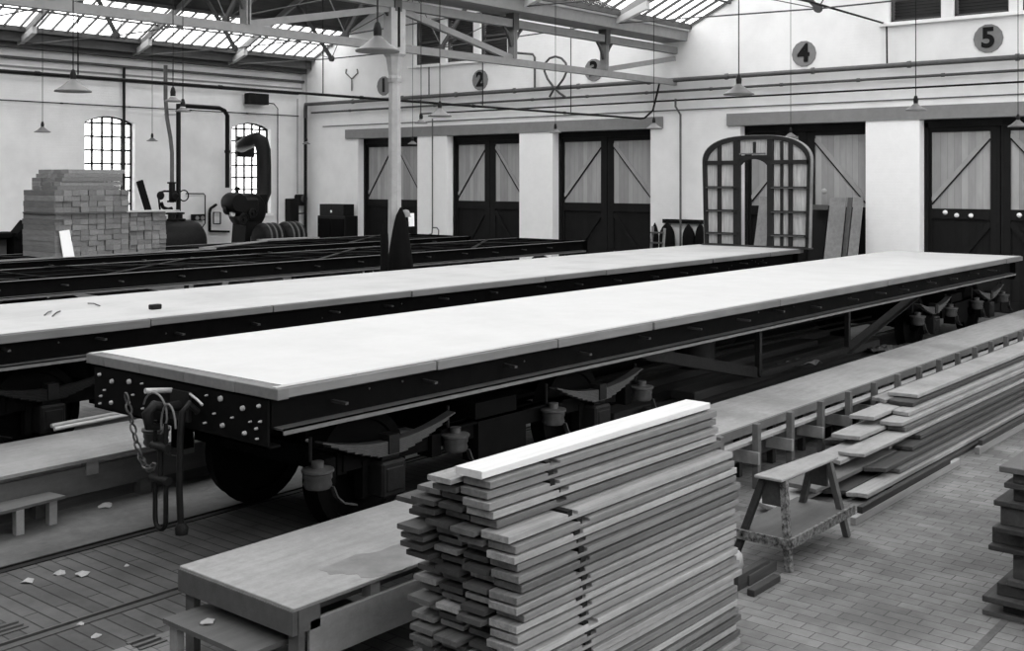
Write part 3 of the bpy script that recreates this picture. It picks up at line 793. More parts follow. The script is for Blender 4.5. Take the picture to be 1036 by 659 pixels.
poly_i = inset(poly_o, .09)
def top_at(y, t=.05):
    best = ez(155)
    for p, q in zip(outer, outer[1:]):
        if min(p[0], q[0]) <= y <= max(p[0], q[0]) and abs(p[0] - q[0]) > 1e-6:
            best = p[1] + (q[1] - p[1]) * (y - p[0]) / (q[0] - p[0]); break
    return best - t
rim = MB()
for (a, b, c_, d_) in zip(poly_o, poly_o[1:], poly_i[1:], poly_i): rim.prism([a, b, c_, d_], 'X', EX, EX + .12)
rim.build('outer_rim', FRAMEW, ef)
cap = MB(); po2 = [(cyc + (y - cyc) * 1.006, z + (.01 if z > ez(155) else 0)) for y, z in poly_o]
for (a, b, c_, d_) in zip(po2, po2[1:], poly_o[1:], poly_o): cap.prism([a, b, c_, d_], 'X', EX - .01, EX + .13)
cap.build('rim_capping', BENCH, ef)
post = MB()
for c0, c1 in ((133, 150), (212, 243), (374, 402), (472, 490)):
    y0, y1 = ey(c1), ey(c0); post.prism([(y0, ZD), (y1, ZD), (y1, top_at(y1)), (y0, top_at(y0))], 'X', EX + .01, EX + .1)
post.build('uprights', FRAMEW, ef)
rail = MB()
for c0, c1 in ((72, 243), (374, 566)):
    rail.box(EX, EX + .09, ey(c1), ey(c0), ez(168), ez(148))
rail.box(EX, EX + .1, ey(390), ey(225), ez(142), ez(124))
rail.build('head_rails', FRAMEW, ef)
for c0, c1 in ((72, 228), (388, 566)):
    for zc in (278, 392, 503, 558):
        MB().box(EX - .02, EX + .08, ey(c1), ey(c0), ez(zc + 6), ez(zc - 6)).build('ledge_rail', FRAMEW, ef)
        if zc < 550: MB().box(EX - .035, EX - .02, ey(c1 - 20), ey(c0 + 8), ez(zc + 4), ez(zc - 1)).build('ledge_cap', BENCH2, ef)
MB().box(EX - .03, EX, ey(370), ey(245), ez(120), ez(113)).build('ledge_cap', EDGE, ef)
# doorway arched head
dh = MB(); n = 10
for k in range(n):
    t0, t1 = k / n, (k + 1) / n; yl, yr = ey(243), ey(374)
    f = lambda t: ez(172) + (ez(142) - ez(172)) * math.sin(PI * t) ** .7
    dh.prism([(yl + (yr - yl) * t0, f(t0)), (yl + (yr - yl) * t1, f(t1)), (yl + (yr - yl) * t1, ez(138)), (yl + (yr - yl) * t0, ez(138))], 'X', EX + .01, EX + .1)
dh.build('door_head', FRAMEW, ef)
for c0, c1 in ((80, 133), (150, 212), (402, 472), (490, 552)):
    for z0, z1 in ((552, 508), (498, 398), (388, 284), (272, 168)):
        p = MB().box(EX + .06, EX + .08, ey(c1) - .01, ey(c0) + .01, ez(z0), ez(z1)); p.build('backing_panel', PANELW, ef)
    y0, y1 = ey(c1), ey(c0)
    MB().prism([(y0, ez(148)), (y1, ez(148)), (y1, top_at(y1, .06)), (y0, top_at(y0, .06))], 'X', EX + .06, EX + .08).build('backing_panel', PANELW, ef)
MB().prism([(ey(374), ez(113)), (ey(243), ez(113)), (ey(243), top_at(ey(243), .06)), (ey(374), top_at(ey(374), .06))], 'X', EX + .06, EX + .08).build('backing_panel', PANELW, ef)
st = MB()
for c in (312, 440): st.box(EX + .02, EX + .06, ey(c + 6), ey(c - 6), ez(556 if c == 440 else 120), ez(60))
st.build('thin_stud', FRAMEW, ef)
MB().box(EX - .04, EX + .14, ey(575), ey(62), ZD - .002, ZD + .03).build('sill', WOODD, ef)

# boards leaning at door 4
def lean_board(u0, u1, vt, xb, xt, m, label, name='leaning_board', th=.04):
    z1 = CH + (HV - vt) / FPX * (xt / (FX + (u0 + u1) / 2 * 0 + FY * (((u0 + u1) / 2 - CU) / FPX)))
    y1 = px(u0, vt, xt).y; y0 = px(u1, vt, xt).y
    b = MB().add([(xb, y0, .0), (xb, y1, .0), (xt, y1, z1), (xt, y0, z1), (xb + th, y0, 0), (xb + th, y1, 0), (xt + th, y1, z1), (xt + th, y0, z1)],
                 [(0, 1, 2, 3), (7, 6, 5, 4), (0, 4, 5, 1), (1, 5, 6, 2), (2, 6, 7, 3), (3, 7, 4, 0)])
    return tag(b.build(name, m), label, 'board')
lean_board(840, 856.3, 200, 25.75, 26.4, BENCH, 'wide pale board leaning at door four, leftmost of three')
lean_board(857.7, 862.3, 200, 25.85, 26.45, BENCH2, 'narrow grey board between two pale leaning boards')
lean_board(864, 873.5, 199.5, 25.8, 26.48, BENCH, 'pale board leaning against the pier right of the narrow grey one')
lean_board(824, 838, 208, 25.9, 26.5, BLACK, 'black panel leaning behind the arched coach end', th=.06)
lean_board(769, 781, 199, 25.7, 26.4, BENCH, 'pale board leaning inside view of the coach end doorway')
ft = MB().box(26.2, 26.35, px(837, 206, 26.3).y, px(823, 206, 26.3).y, 2.3, 2.42); 
tag(ft.build('cross_batten', BENCH2), 'short grey batten resting on the black leaning panel', 'batten')

# coat rail and coats
cr = thing('coat_rail', 'dark peg rail on the end wall left of the coach end', 'rail', px(691, 228, XW - .1))
a = px(670.5, 223.5, XW - .1); b = px(713, 224.5, XW - .1)
MB().box(XW - .12, XW, b.y, a.y, a.z - .06, a.z + .05).build('rail_board', BLACK, cr)
pg = MB()
for k in range(6): y = a.y + (b.y - a.y) * (k + .5) / 6; pg.tube([(XW - .1, y, a.z), (XW - .22, y, a.z + .03)], .012, 6)
pg.build('pegs', BLACK, cr)
def coat(c, w, h, label, seed=0, m=BLACKC, peak=.12, fl=5.):
    """draped cloth: hanging from its top, widening to the hem"""
    rr = random.Random(seed); mb = MB(); n = 24; rows = 12; vs = []; fs = []
    ph = [rr.uniform(0, 6) for _ in range(3)]
    for i in range(rows + 1):
        t = i / rows
        rad = w / 2 * (peak + (1 - peak) * min(1, t * fl) ** .6)
        for k in range(n):
            a = 2 * PI * k / n
            f = 1 + (.04 + .08 * t) * math.sin(5 * a + ph[0]) + .06 * t * math.sin(9 * a + ph[1])
            vs.append((c[0] + rad * f * .55 * math.cos(a), c[1] + rad * f * math.sin(a), c[2] - h * t + (.03 * math.sin(3 * a + ph[2]) if i == rows else 0)))
    for i in range(rows):
        for k in range(n): fs.append((i * n + k, i * n + (k + 1) % n, (i + 1) * n + (k + 1) % n, (i + 1) * n + k))
    fs.append(tuple(range(n))); fs.append(tuple(reversed(range(rows * n, (rows + 1) * n))))
    mb.add(vs, fs, True)
    return tag(mb.build('hanging_coat', m), label, 'coat')
zc = a.z
for u, w, top, lab, s in ((662.5, .22, 225.5, 'narrow black coat beside the small ladder stool, leftmost on the wall', 1), (675, .46, 225.5, 'broad black coat at the left end of the peg rail', 2),
                     (696.5, .38, 227, 'black coat hanging near the middle of the peg rail', 3), (708.5, .32, 226, 'black coat at the right end of the peg rail beside the coach end', 4)):
    p = px(u, top, XW - .2); coat(p, w, 1.45, lab, s)
# coats on column
cp = py(405.5, 210, V1 - .25); coat(cp, .66, 1.9, 'long black coat hanging against the column below eye height', 5, peak=.06, fl=1.6)
cp = py(396.5, 224, V1 - .2); coat((cp.x - .2, cp.y, cp.z), .2, 1.6, 'shorter black cloth hanging left of the long coat on the column', 6, peak=.35)
cp = py(410.5, 217, V1 - .12)
tag(MB().lathe([(.001, .1), (.06, .085), (.09, .03), (.095, -.03), (.12, -.05), (.001, -.055)], cp, 'Z', 14).build('pale_cap', BENCH), 'pale cloth cap hung at the top of the black coat', 'cap')
c0 = py(413, 216, V1 - .05); c1 = py(419.3, 229, V1 - .05)
pn = MB().add([(c0.x, c0.y, c0.z), (c1.x - .01, c0.y, c0.z), (c1.x, c1.y, c1.z), (c0.x + .03, c1.y, c1.z)] + [(c0.x, c0.y + .015, c0.z), (c1.x - .01, c0.y + .015, c0.z), (c1.x, c1.y + .015, c1.z), (c0.x + .03, c1.y + .015, c1.z)],
              [(0, 1, 2, 3), (7, 6, 5, 4), (0, 4, 5, 1), (1, 5, 6, 2), (2, 6, 7, 3), (3, 7, 4, 0)])
pn.tube([(c0.x, c0.y + .02, c0.z - .05), (16.0, V1, c0.z - .05)], .01, 5)
tag(pn.build('white_notice', PAPER), 'small white notice hung beside the column', 'notice')
# small ladder stool
ls = thing('step_stool', 'small light wooden step frame standing in front of the leftmost coat', 'stool', px(666, 262, 25.4))
lp0 = px(660.5, 231, 25.4); lp1 = px(672.5, 233, 25.4)
for p in (lp0, lp1):
    MB().bar((25.4, p.y, p.z + .05), (25.2, p.y + .03, 0), .05, .06).build('leg', BENCH, ls)
for z in (1.62, 1.35, 1.05, .7):
    MB().box(25.28, 25.4, lp1.y, lp0.y, z, z + .04).build('rung', BENCH2, ls)

# ------------------------------------------------------------------ timber on underframe 4 (tall pile)
FZ = 1.441
def block(x, y0, y1, z, w, h, label, grp, m=BLOCK, name='timber_block'):
    b = MB().box(x, x + w, y0, y1, z, z + h)
    return tag(b.build(name, m, bevel=.006), label, 'timber', grp)
PX0 = 11.62
proto = {}
def blk(x, y, z, w, h, L, label, grp, m, ax='y'):
    key = (round(w, 3), round(h, 3), round(L, 2), m.name, ax)
    if key not in proto:
        o = MB().box(0, w, 0, L, 0, h).build('timber_block', m, origin=(0, 0, 0), bevel=.005) if ax == 'y' else MB().box(0, L, 0, w, 0, h).build('timber_block', m, origin=(0, 0, 0), bevel=.005)
        proto[key] = o
    else: o = proto[key].copy(); COL.objects.link(o)
    o.location = (x, y, z); return tag(o, label, 'timber', grp)
for r in range(8):           # lower left block, ends facing us
    for c_ in range(9):
        blk(PX0 + c_ * .185 + R.uniform(-.006, .006), 21.77 + R.uniform(-.03, .02), FZ + r * .112, .18, .11, 1.35,
            'short timber end in the lower tier of the tall pile, left section', 'lower left timbers of the tall pile', BLOCK)
for r in range(9):
    w = (.165, .15)[r % 2]; n = 5
    for c_ in range(n):
        blk(13.32 + c_ * .18 + R.uniform(-.008, .008), 21.8 + R.uniform(-.04, .03), FZ + r * .1, .172, .098, 1.3,
            'short timber end in the lower right section of the tall pile', 'lower right timbers of the tall pile', BLOCK)
tag(MB().box(13.2, 14.5, 21.7, 22.15, FZ + .9, FZ + .93).build('thin_board', WOODL), 'thin pale board lying on the lower right section of the tall pile', 'board')
tag(MB().box(PX0 - .03, 13.2, 21.7, 23.05, FZ + .896, FZ + .926).build('thin_board', BENCH2), 'thin grey board between the two tiers of the tall pile', 'board')
for r in range(4):
    for c_ in range(9):
        blk(PX0 + c_ * .185 + R.uniform(-.006, .006), 21.77 + R.uniform(-.03, .02), FZ + .928 + r * .115, .18, .113, 1.3,
            'short timber end in the upper tier of the tall pile', 'upper tier timbers of the tall pile', BLOCK)
for r in range(5):
    for c_ in range(4):
        blk(PX0 + .12 + .04 * r + R.uniform(-.09, .05), 21.83 + c_ * .3 + R.uniform(-.02, .02), FZ + 1.39 + r * .085, .28, .083, 1.42 - .03 * r,
            'long thin board laid flat at the top of the tall pile', 'top boards of the tall pile', BLOCK, 'x')
p0 = py(60, 234, 21.7); p1 = py(72, 266, 21.7)
wb = MB().add([(p0.x, 21.70, p0.z), (p0.x + .22, 21.70, p0.z + .02), (p1.x + .02, 21.6, FZ + .03), (p1.x - .22, 21.6, FZ + .03), (p0.x, 21.715, p0.z), (p0.x + .22, 21.715, p0.z + .02), (p1.x + .02, 21.62, FZ + .03), (p1.x - .22, 21.62, FZ + .03)],
              [(0, 1, 2, 3), (7, 6, 5, 4), (0, 4, 5, 1), (1, 5, 6, 2), (2, 6, 7, 3), (3, 7, 4, 0)])
tag(wb.build('white_board', PAPER), 'narrow white board standing against the front of the tall pile', 'board')
q0 = py(146, 183, 23.0)
db = MB().bar((q0.x, 23.2, q0.z), (q0.x + .5, 23.2, 1.5), .06, .15, up=(1, 0, 0))
tag(db.build('dark_plank', BLACKC), 'dark narrow plank leaning upright behind the tall pile', 'plank')
# a few loose planks on the underframes 3/4
for (x0, y0, x1, y1, w, z, lab) in ((9.5, 21.72, 15.5, 21.8, .1, FZ, 'pale plank lying lengthwise before the tall pile'), (15.2, 21.9, 18.0, 23.2, .14, FZ + .02, 'pale plank lying aslant on the farthest underframe'),
                                (17.9, 23.3, 19.7, 23.2, .25, FZ + .045, 'wide pale plank on the farthest underframe before the machines')):
    tag(MB().bar((x0, y0, z + .02), (x1, y1, z + .02), w, .03).build('loose_plank', BENCH), lab, 'plank')

# left end machine behind pile
t = thing('machine_bed', 'dark machine bed with grey ribbed drum at the far left edge', 'machine', (9.6, 24.9, 0))
p0 = py(0, 236, 25.2); p1 = py(24, 236, 25.2)
MB().box(7.5, p1.x - .1, 25.0, 25.9, p0.z - .1, p0.z).bar((p1.x - .3, 25.1, p0.z - .1), (p1.x, 25.1, p0.z + .25), .4, .1).build('bed_plate', DARK, t)
MB().box(p1.x - .35, p1.x - .05, 24.95, 25.9, .0, p0.z).build('end_pedestal', DARK, t)
d = MB().box(7.5, p1.x - .4, 25.2, 25.8, .9, p0.z - .14); 
for k in range(8): d.box(7.6 + k * .25, 7.63 + k * .25, 25.17, 25.2, .95, p0.z - .2)
d.build('ribbed_side', BENCH2, t)
MB().box(7.4, p1.x - .25, 24.8, 25.1, .9, 1.12).build('lower_rail', BLACK, t)

# ------------------------------------------------------------------ tank, blower, motors, meter, cabinet
t = thing('black_tank', 'black horizontal boiler tank with domed end beside the tall pile', 'tank', (18.8, 29.2, 0))
MB().lathe([(.001, -1.45), (.3, -1.4), (.58, -1.25), (.66, -1.1), (.66, 1.12), (.62, 1.3), (.5, 1.42), (.3, 1.49), (.001, 1.52)], (18.7, 29.2, 1.17), 'X', 32).build('shell', DARK2, t)
for u in (173.5, 181):
    p = py(u, 222, 29.2)
    MB().lathe([(.16, 1.77), (.2, 1.82), (.2, 1.87), (.11, 1.88), (.11, 2.0), (.17, 2.01), (.17, 2.06), (.08, 2.07)], (p.x, 29.2, 0), 'Z', 14).build('flange', BLACK, t)
MB().box(17.8, 18.0, 28.7, 29.7, 0, .7).box(19.4, 19.6, 28.7, 29.7, 0, .7).build('saddle', BLACK, t)
vp = MB(); 
for (z0, z1, r) in ((2.35, 2.4, .14), (2.4, 2.9, .09), (2.9, 2.95, .14)): vp.lathe([(r, z0), (r, z1)], (py(174, 200, 29.2).x, 29.2, .02), 'Z', 12)
vp.tube([py(162, 213, 29.2), py(160.5, 200, 29.2), py(162, 195, 29.2), py(166, 193.5, 29.2), py(181, 194, 29.2)], .03, 6)
vp.tube([py(163, 205, 29.1), py(165, 210, 29.1), py(170, 212, 29.1), py(174, 211, 29.1)], .055, 8)
vp.lathe([(.1, -.04), (.13, 0), (.1, .04)], py(162.5, 198, 29.15), 'Y', 14)
vp.lathe([(.1, -.04), (.13, 0), (.1, .04)], py(177, 199, 29.0), 'Y', 14)
A = [py(186, 198, 28.9) + Vector((.16 * math.cos(a), 0, .16 * math.sin(a))) for a in [2 * PI * k / 16 for k in range(16)]]
vp.tube(A, .02, 6, closed=True)
vp.build('valve_gear', BLACK, t)
pipe('feed_pipe', [py(188, 196, LP_), py(206, 196, LP_), py(207.5, 198, LP_), py(207.5, 226, LP_), py(204, 231, LP_)], .02, DARK2, 'thin pipe loop on the wall right of the tank valves')
g0 = py(193, 217, LP_); gb = MB().box(g0.x, g0.x + .5, LP_ - .12, LP_, py(193, 223.5, LP_).z, g0.z)
gb_o = thing('gauge_board', 'small black gauge board with two pale dials above the tank', 'gauge', (g0.x + .2, LP_, 1.6))
gb.build('board', BLACK, gb_o)
for k in (.15, .36): MB().lathe([(.07, -.13), (.07, -.16)], (g0.x + k, LP_, (g0.z + py(193, 223.5, LP_).z) / 2 - .02), 'Y', 12).build('dial', BENCH, gb_o)

t = thing('blower_machine', 'large black blower with fat curved duct before the right arched window', 'machine', (22, 29.6, 0))
def P3(u, v, Y=29.6): return py(u, v, Y)
c = P3(250, 213)
MB().lathe([(.001, -.3), (.5, -.3), (.55, -.26), (.55, .26), (.5, .3), (.001, .3)], (c.x, 29.6, c.z), 'Y', 28).box(c.x - .1, c.x + .6, 29.35, 29.85, c.z - .1, c.z + .5).build('fan_casing', BLACK, t)
c2 = P3(240, 207); MB().box(c2.x - .45, c2.x + .5, 29.1, 29.6, c2.z - .35, c2.z + .22).build('gear_case', BLACK, t, bevel=.08)
c3 = P3(225, 205); MB().lathe([(.001, -.3), (.28, -.3), (.32, -.2), (.32, .2), (.28, .3), (.001, .3)], (c3.x, 29.0, c3.z), 'Y', 24).build('pulley', BLACK, t)
MB().tube([(c3.x, 29.0, c3.z), (c2.x, 29.3, c2.z - .02)], .12, 10).build('shaft', BLACK, t)
c4 = P3(236, 216.5, 28.95); MB().lathe([(.09, .12), (.09, 0), (.001, -.05)], (c4.x, 28.95, c4.z), 'Y', 12).build('bright_cap', PAPER, t)
c5 = P3(248, 240); MB().prism([(c5.x - .4, 0), (c5.x + .5, 0), (c5.x + .35, 1.7), (c5.x - .25, 1.7)], 'Y', 29.2, 29.9).build('pedestal', BLACK, t)
dk = [P3(258, 209, 29.7), P3(264, 203, 29.9), P3(267, 195, 30.1), P3(267, 170, 30.3), P3(266.5, 152, 30.4), P3(264.5, 144, 30.5), P3(260, 141, 30.7), P3(253, 143, 31.0), P3(246, 147, 31.6), P3(244, 148, 32.05)]
MB().tube(dk, [.2, .23, .24, .24, .24, .24, .24, .23, .22, .22], 18).build('duct', DARK2, t)
cw = P3(249, 148, YL + .14)
MB().box(P3(240, 148, YL + .1).x, P3(257, 148, YL + .1).x, YL + .08, YL + .16, P3(248, 159, YL).z, P3(248, 138, YL).z).build('window_blanking_plate', BLACK, t)
for (u, v, r_) in ((232, 212, .17), (247, 222, .2), (256, 216, .16)):
    q = P3(u, v, 29.02); MB().lathe([(r_, .1), (r_, 0), (r_ * .8, -.02), (r_ * .75, .02), (.05, .02), (.05, -.05), (.001, -.06)], (q.x, 29.02, q.z), 'Y', 20).build('gear_wheel', DARK2, t)
A = [P3(u, v, 29.0) for u, v in ((255, 252), (255, 240), (257, 236.5), (262, 236.5), (265, 240), (265, 252))]
MB().tube(A, .05, 8).build('curved_bracket', PIPE, t)
q = P3(240, 201, 29.3); MB().tube([q, q + Vector((0, 0, .25))], .05, 8).lathe([(.001, .24), (.08, .26), (.09, .34), (.001, .38)], q, 'Z', 10).build('oil_cup', DARK2, t)
fr = MB(); e = [P3(u, v, LP_) for u, v in ((219, 207), (213, 211), (212, 215), (212, 234), (232, 234.5))]
for p, q in zip(e, e[1:]): fr.bar(p, q, .07, .07)
fr.build('pipe_frame', BLACK, t)
sq = MB(); e = [P3(u, v, LP_) for u, v in ((216, 215), (223, 215), (223, 226.5), (216, 226.5), (216, 215))]
for p, q in zip(e, e[1:]): sq.bar(p, q, .03, .03)
sq.build('wall_hatch', DARK2, t)
for i, (u, v, r, lab) in enumerate(((271.5, 240, .42, 'dark drum motor standing right of the blower'), (293.5, 239, .44, 'second dark drum motor, before the wall switch box'))):
    c = P3(u, v, 28.45); t = thing('drum_motor', lab, 'motor', (c.x, 28.45, 0), 'motors by the left wall')
    MB().lathe([(.001, -.4), (r * .8, -.4), (r, -.3), (r, .3), (r * .85, .4), (.001, .4)], (c.x, 28.45, c.z), 'X', 28).build('drum', DARK2, t)
    bd = MB()
    for q in (-.2, 0, .2): bd.lathe([(r, -.03), (r + .03, -.03), (r + .03, .03), (r, .03)], (c.x + q, 28.45, c.z), 'X', 28)
    bd.build('band', PIPE, t)
    MB().box(c.x - .35, c.x + .35, 28.2, 28.7, 0, c.z - r * .6).build('bed', BLACK, t)
s0, s1 = py(290, 201, LP_), py(299, 225.5, LP_)
tag(MB().box(s0.x, s1.x, LP_ - .2, LP_ + .1, s1.z, s0.z).build('switch_box', BLACK, bevel=.02), 'tall black switch box on the left wall near the corner', 'box')
s0, s1 = py(301, 194, LP_), py(309, 208, LP_)
t = thing('wall_meter', 'dark round meter with pale dial beside the black switch box', 'meter', (s0.x + .1, LP_, s1.z))
cx, cz = (s0.x + s1.x) / 2 - .05, (s0.z + s1.z) / 2
MB().box(s0.x - .1, s1.x - .1, LP_ - .2, LP_ + .1, s1.z, s0.z - .1).build('case', BLACK, t, bevel=.05)
MB().lathe([(.14, 0), (.13, -.04), (.001, -.05)], (cx, LP_ - .2, cz), 'Y', 16).build('dial', PIPE, t)
MB().tube([(cx + .15, LP_ - .1, s1.z + .05), (cx + .15, LP_ - .1, s1.z - .2), (cx + .05, LP_ - .1, s1.z - .28), (cx - .3, LP_ - .1, s1.z - .28)], .025, 6).build('conduit', DARK2, t)
t = thing('tool_cabinet', 'black cabinet with grey crate on top, by the corner downpipe', 'cabinet', (25.9, 29.9, 0))
a, b = px(321, 218, 25.8), px(349, 218, 25.8)
MB().box(25.8, 26.4, b.y, a.y, 0, a.z).build('body', BLACK, t, bevel=.02)
MB().box(25.77, 25.8, b.y + .06, (a.y + b.y) / 2 - .02, .15, a.z - .1).build('door', DARK, t)
MB().box(25.77, 25.8, (a.y + b.y) / 2 + .02, a.y - .06, .15, a.z - .1).build('door', DARK, t)
a2, b2 = px(323, 206.5, 25.8), px(347, 206.5, 25.8)
t2 = thing('grey_crate', 'grey two part crate standing on the black cabinet', 'crate', (26.05, (a2.y + b2.y) / 2, a.z))
MB().box(25.82, 26.3, b2.y, (a2.y + b2.y) / 2 - .01, a.z, a2.z).box(25.82, 26.3, (a2.y + b2.y) / 2 + .01, a2.y, a.z, a2.z).build('crate_body', DARK2, t2)
MB().lathe([(.05, 0), (.001, -.03)], (25.82, (a2.y + b2.y) / 2 + .02, (a.z + a2.z) / 2 - .05), 'X', 10).build('lock_plate', PAPER, t2)

# ------------------------------------------------------------------ staging benches
def plank_obj(x0, x1, y0, y1, z0, z1, m, name, label, cat='plank', group=None, bevel=.004):
    return tag(MB().box(x0, x1, y0, y1, z0, z1).build(name, m, bevel=bevel), label, cat, group)
BZ = .56; YF, YN = 2.53 * (CH - BZ), 2.07 * (CH - BZ)
# front platform table
A = pz(188, 573, BZ); B = pz(298, 619, BZ)
t = thing('staging_table', 'broad low wooden staging table at the front with a damp dark patch', 'table', ((A.x + 6) / 2, (YF + YN) / 2, 0))
x0 = (A.x + B.x) / 2; x1 = 6.9
MB().box(x0, x1, YN, YF, BZ - .025, BZ).build('top', BENCH, t, bevel=.004)
MB().box(x0 - .01, x0 + .035, YN, YF, BZ - .16, BZ - .02).build('end_apron', BENCH2, t)
MB().box(x0 + .04, x0 + .09, YN + .01, YN + .1, 0, BZ - .03).box(x0 + .03, x0 + .2, YN, YN + .04, BZ - .16, BZ - .02).build('leg', BENCH2, t)
MB().box(x0 + .04, x0 + .09, YF - .1, YF - .01, 0, BZ - .03).build('leg', BENCH2, t)
MB().box(x1 - .2, x1 - .1, YN + .01, YN + .1, 0, BZ - .03).build('leg', BENCH2, t)
MB().box(x1 - .2, x1 - .1, YF - .1, YF - .01, 0, BZ - .03).build('leg', BENCH2, t)
MB().box(x0 + .5, x1, YF - .2, YF - .15, BZ - .15, BZ - .03).build('long_rail', BENCH2, t)
MB().box(x0 + .06, x1, YN + .1, YN + .14, BZ - .1, BZ - .03).build('long_rail', BENCH2, t)
for k in range(3): MB().box(x0 + .62 + k * .75, x0 + .70 + k * .75, YN + .02, YN + .1, BZ - .12, BZ - .02).build('bearer_end', BENCH, t)
MB().box(x0 + .12, x1, YN + .0, YN + .03, .2, .455).build('side_board', BENCH, t, bevel=.004)
rr = random.Random(3); dp = pz(388, 566, BZ); poly = []
for k in range(26):
    a = 2 * PI * k / 26; q = 1 + .18 * math.sin(3 * a + 1) + rr.uniform(-.12, .12)
    poly.append((dp.x + .42 * q * math.cos(a), dp.y + .20 * q * math.sin(a)))
DAMP = mat('damp_wood', .19, .5, var=.35, nscale=5)
MB().prism(poly, 'Z', BZ, BZ + .0012).build('damp_patch', DAMP, t)['label'] = 'dark damp patch'
# lower step bench in front (left bottom)
lb = thing('step_bench', 'low worn bench with shavings in front of the staging table', 'bench', (x0 - .5, 5.6, 0))
C = pz(165, 626, .32)
MB().box(C.x, C.x + .95, YN + .16, C.y, .29, .32).build('seat_board', BENCH2, lb)
MB().box(C.x + .02, C.x + .07, C.y - .12, C.y - .04, 0, .29).build('leg', BENCH, lb)
MB().box(C.x + .02, C.x + .07, YN + .18, YN + .26, 0, .29).build('leg', BENCH, lb)
MB().box(C.x + .85, C.x + .9, C.y - .2, C.y - .1, 0, .29).build('leg', BENCH, lb)

# long right staging
t = thing('long_staging', 'long pale planked staging beside the nearest underframe, right of the big plank pile', 'staging', (14, 5.8, 0))
YN2 = 5.50
MB().box(7.0, 26.0, YN2, YF, BZ - .04, BZ).build('top', BENCH, t)
MB().box(7.0, 26.0, YN2 - .035, YN2, BZ - .085, BZ + .0).build('edge_rail', BENCH2, t)
MB().box(7.0, 26.0, 5.33, 5.43, BZ - .13, BZ - .10).build('lower_ledge', BENCH, t)
MB().box(7.0, 26.0, YN2 + .02, YN2 + .05, .2, .34).build('lower_rail', WOODD, t)
x = 10.82 - 4 * .735; i = 0
while x < 25.8:
    MB().box(x - .035, x + .035, 5.24, 5.305, 0, BZ + .08).build('post', BENCH2, t, bevel=.004)
    MB().box(x - .03, x + .03, YF - .15, YF - .08, 0, BZ - .04).build('post', WOODD, t)
    if i % 1 == 0:
        MB().box(x - .065, x - .036, 5.22, YF - .1, BZ - .31, BZ - .19).build('cross_board', BENCH, t)
    MB().box(x + .25, x + .32, YN2 + .1, YN2 + .17, 0, BZ - .04).build('post', WOODD, t)
    x += .735; i += 1

# left staging beyond track
LZ = .45; Yn = 9.74
t = thing('left_staging', 'low pale staging beyond the track at the left edge, carrying two loose poles', 'staging', (5.2, 10.3, 0))
E = pz(150, 447, LZ)
MB().box(2.2, 7.9, Yn, 10.95, LZ - .03, LZ).build('top', BENCH, t)
MB().box(2.2, 7.85, Yn + .05, Yn + .09, .12, LZ - .08).build('side_board', BENCH2, t)
MB().box(2.2, 7.85, Yn + .12, Yn + .14, 0, .12).build('plinth', WOODD, t)
for k in range(5):
    x = 4.55 + k * 1.05 - .02
    MB().box(x - .06, x + .06, Yn + .02, Yn + .12, LZ - .16, LZ - .03).build('block', BENCH, t)
    MB().box(x + .55 - .06, x + .55 + .06, Yn + .0, Yn + .12, 0, .14).build('foot_block', BENCH2, t)
for k in range(2):
    a = pz(52 + k * 3, 431.5 + k * 3.2, LZ + .02); b = pz(143, 415.5 + k * 3.5, LZ + .02)
    tag(MB().tube([(a.x, a.y, LZ + .024), (b.x + .5, b.y + .1, LZ + .024)], .022, 8).build('loose_pole', WOODL), 'light round pole lying on the left staging, %s of two' % ('rear' if k == 0 else 'front'), 'pole')
# small stool at left
st = thing('low_stool', 'low dark wooden stool in front of the left staging', 'stool', (4.4, 9.5, 0))
c0 = pz(0, 503, .24); 
MB().prism([(3.7, 9.40), (4.66, 9.42), (5.15, 9.46), (5.12, 9.70), (3.7, 9.70)], 'Z', .215, .24).build('seat', BENCH2, st)
for (x, y) in ((4.72, 9.46), (5.05, 9.52), (3.8, 9.46), (3.8, 9.64)): MB().box(x - .035, x + .035, y - .035, y + .035, 0, .215).build('leg', BENCH, st)

# ------------------------------------------------------------------ main plank pile
NL = 31; PIT = 1.575 / NL
ppro = {}
def board(x0, x1, yc, z, w, th, m, label, group, rz=0., notch=None):
    L = round((x1 - x0) * 20) / 20; key = (L, w, th, m.name, notch)
    if key not in ppro:
        h = w / 2; c = .004
        if notch is None:
            prof = [(-h + c, 0), (h - c, 0), (h, c), (h, th - c), (h - c, th), (-h + c, th), (-h, th - c), (-h, c)]
            o = MB().prism(prof, 'X', -L / 2, L / 2).build('plank', m, origin=(0, 0, 0))
        else:
            n = -L / 2 + notch; b = L / 2
            o = MB().prism([(-b, 0), (b, 0), (b, th), (n + .085, th), (n + .085, th - .019), (n, th - .019), (n, th), (-b, th)], 'Y', -h, h).build('plank', m, origin=(0, 0, 0), bevel=.003)
        ppro[key] = o
    else: o = ppro[key].copy(); COL.objects.link(o)
    o.location = ((x0 + x1) / 2, yc, z); o.rotation_euler = (0, 0, rz); return tag(o, label, 'plank', group)
def ynear(z):
    T = [(0, 3.60), (1.0, 3.59), (1.27, 3.61), (1.275, 3.70), (1.4, 3.735), (1.60, 3.80)]
    for (a, p), (b, q) in zip(T, T[1:]):
        if z <= b: return p + (q - p) * (z - a) / (b - a)
    return 3.8
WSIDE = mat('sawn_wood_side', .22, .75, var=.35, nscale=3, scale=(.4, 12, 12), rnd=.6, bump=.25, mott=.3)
WEND = mat('sawn_wood_shaded', .085, .8, var=.25, nscale=3, scale=(.5, 9, 9), rnd=.5, bump=.1)  # darker copy: shade on the pile's end face put into colour
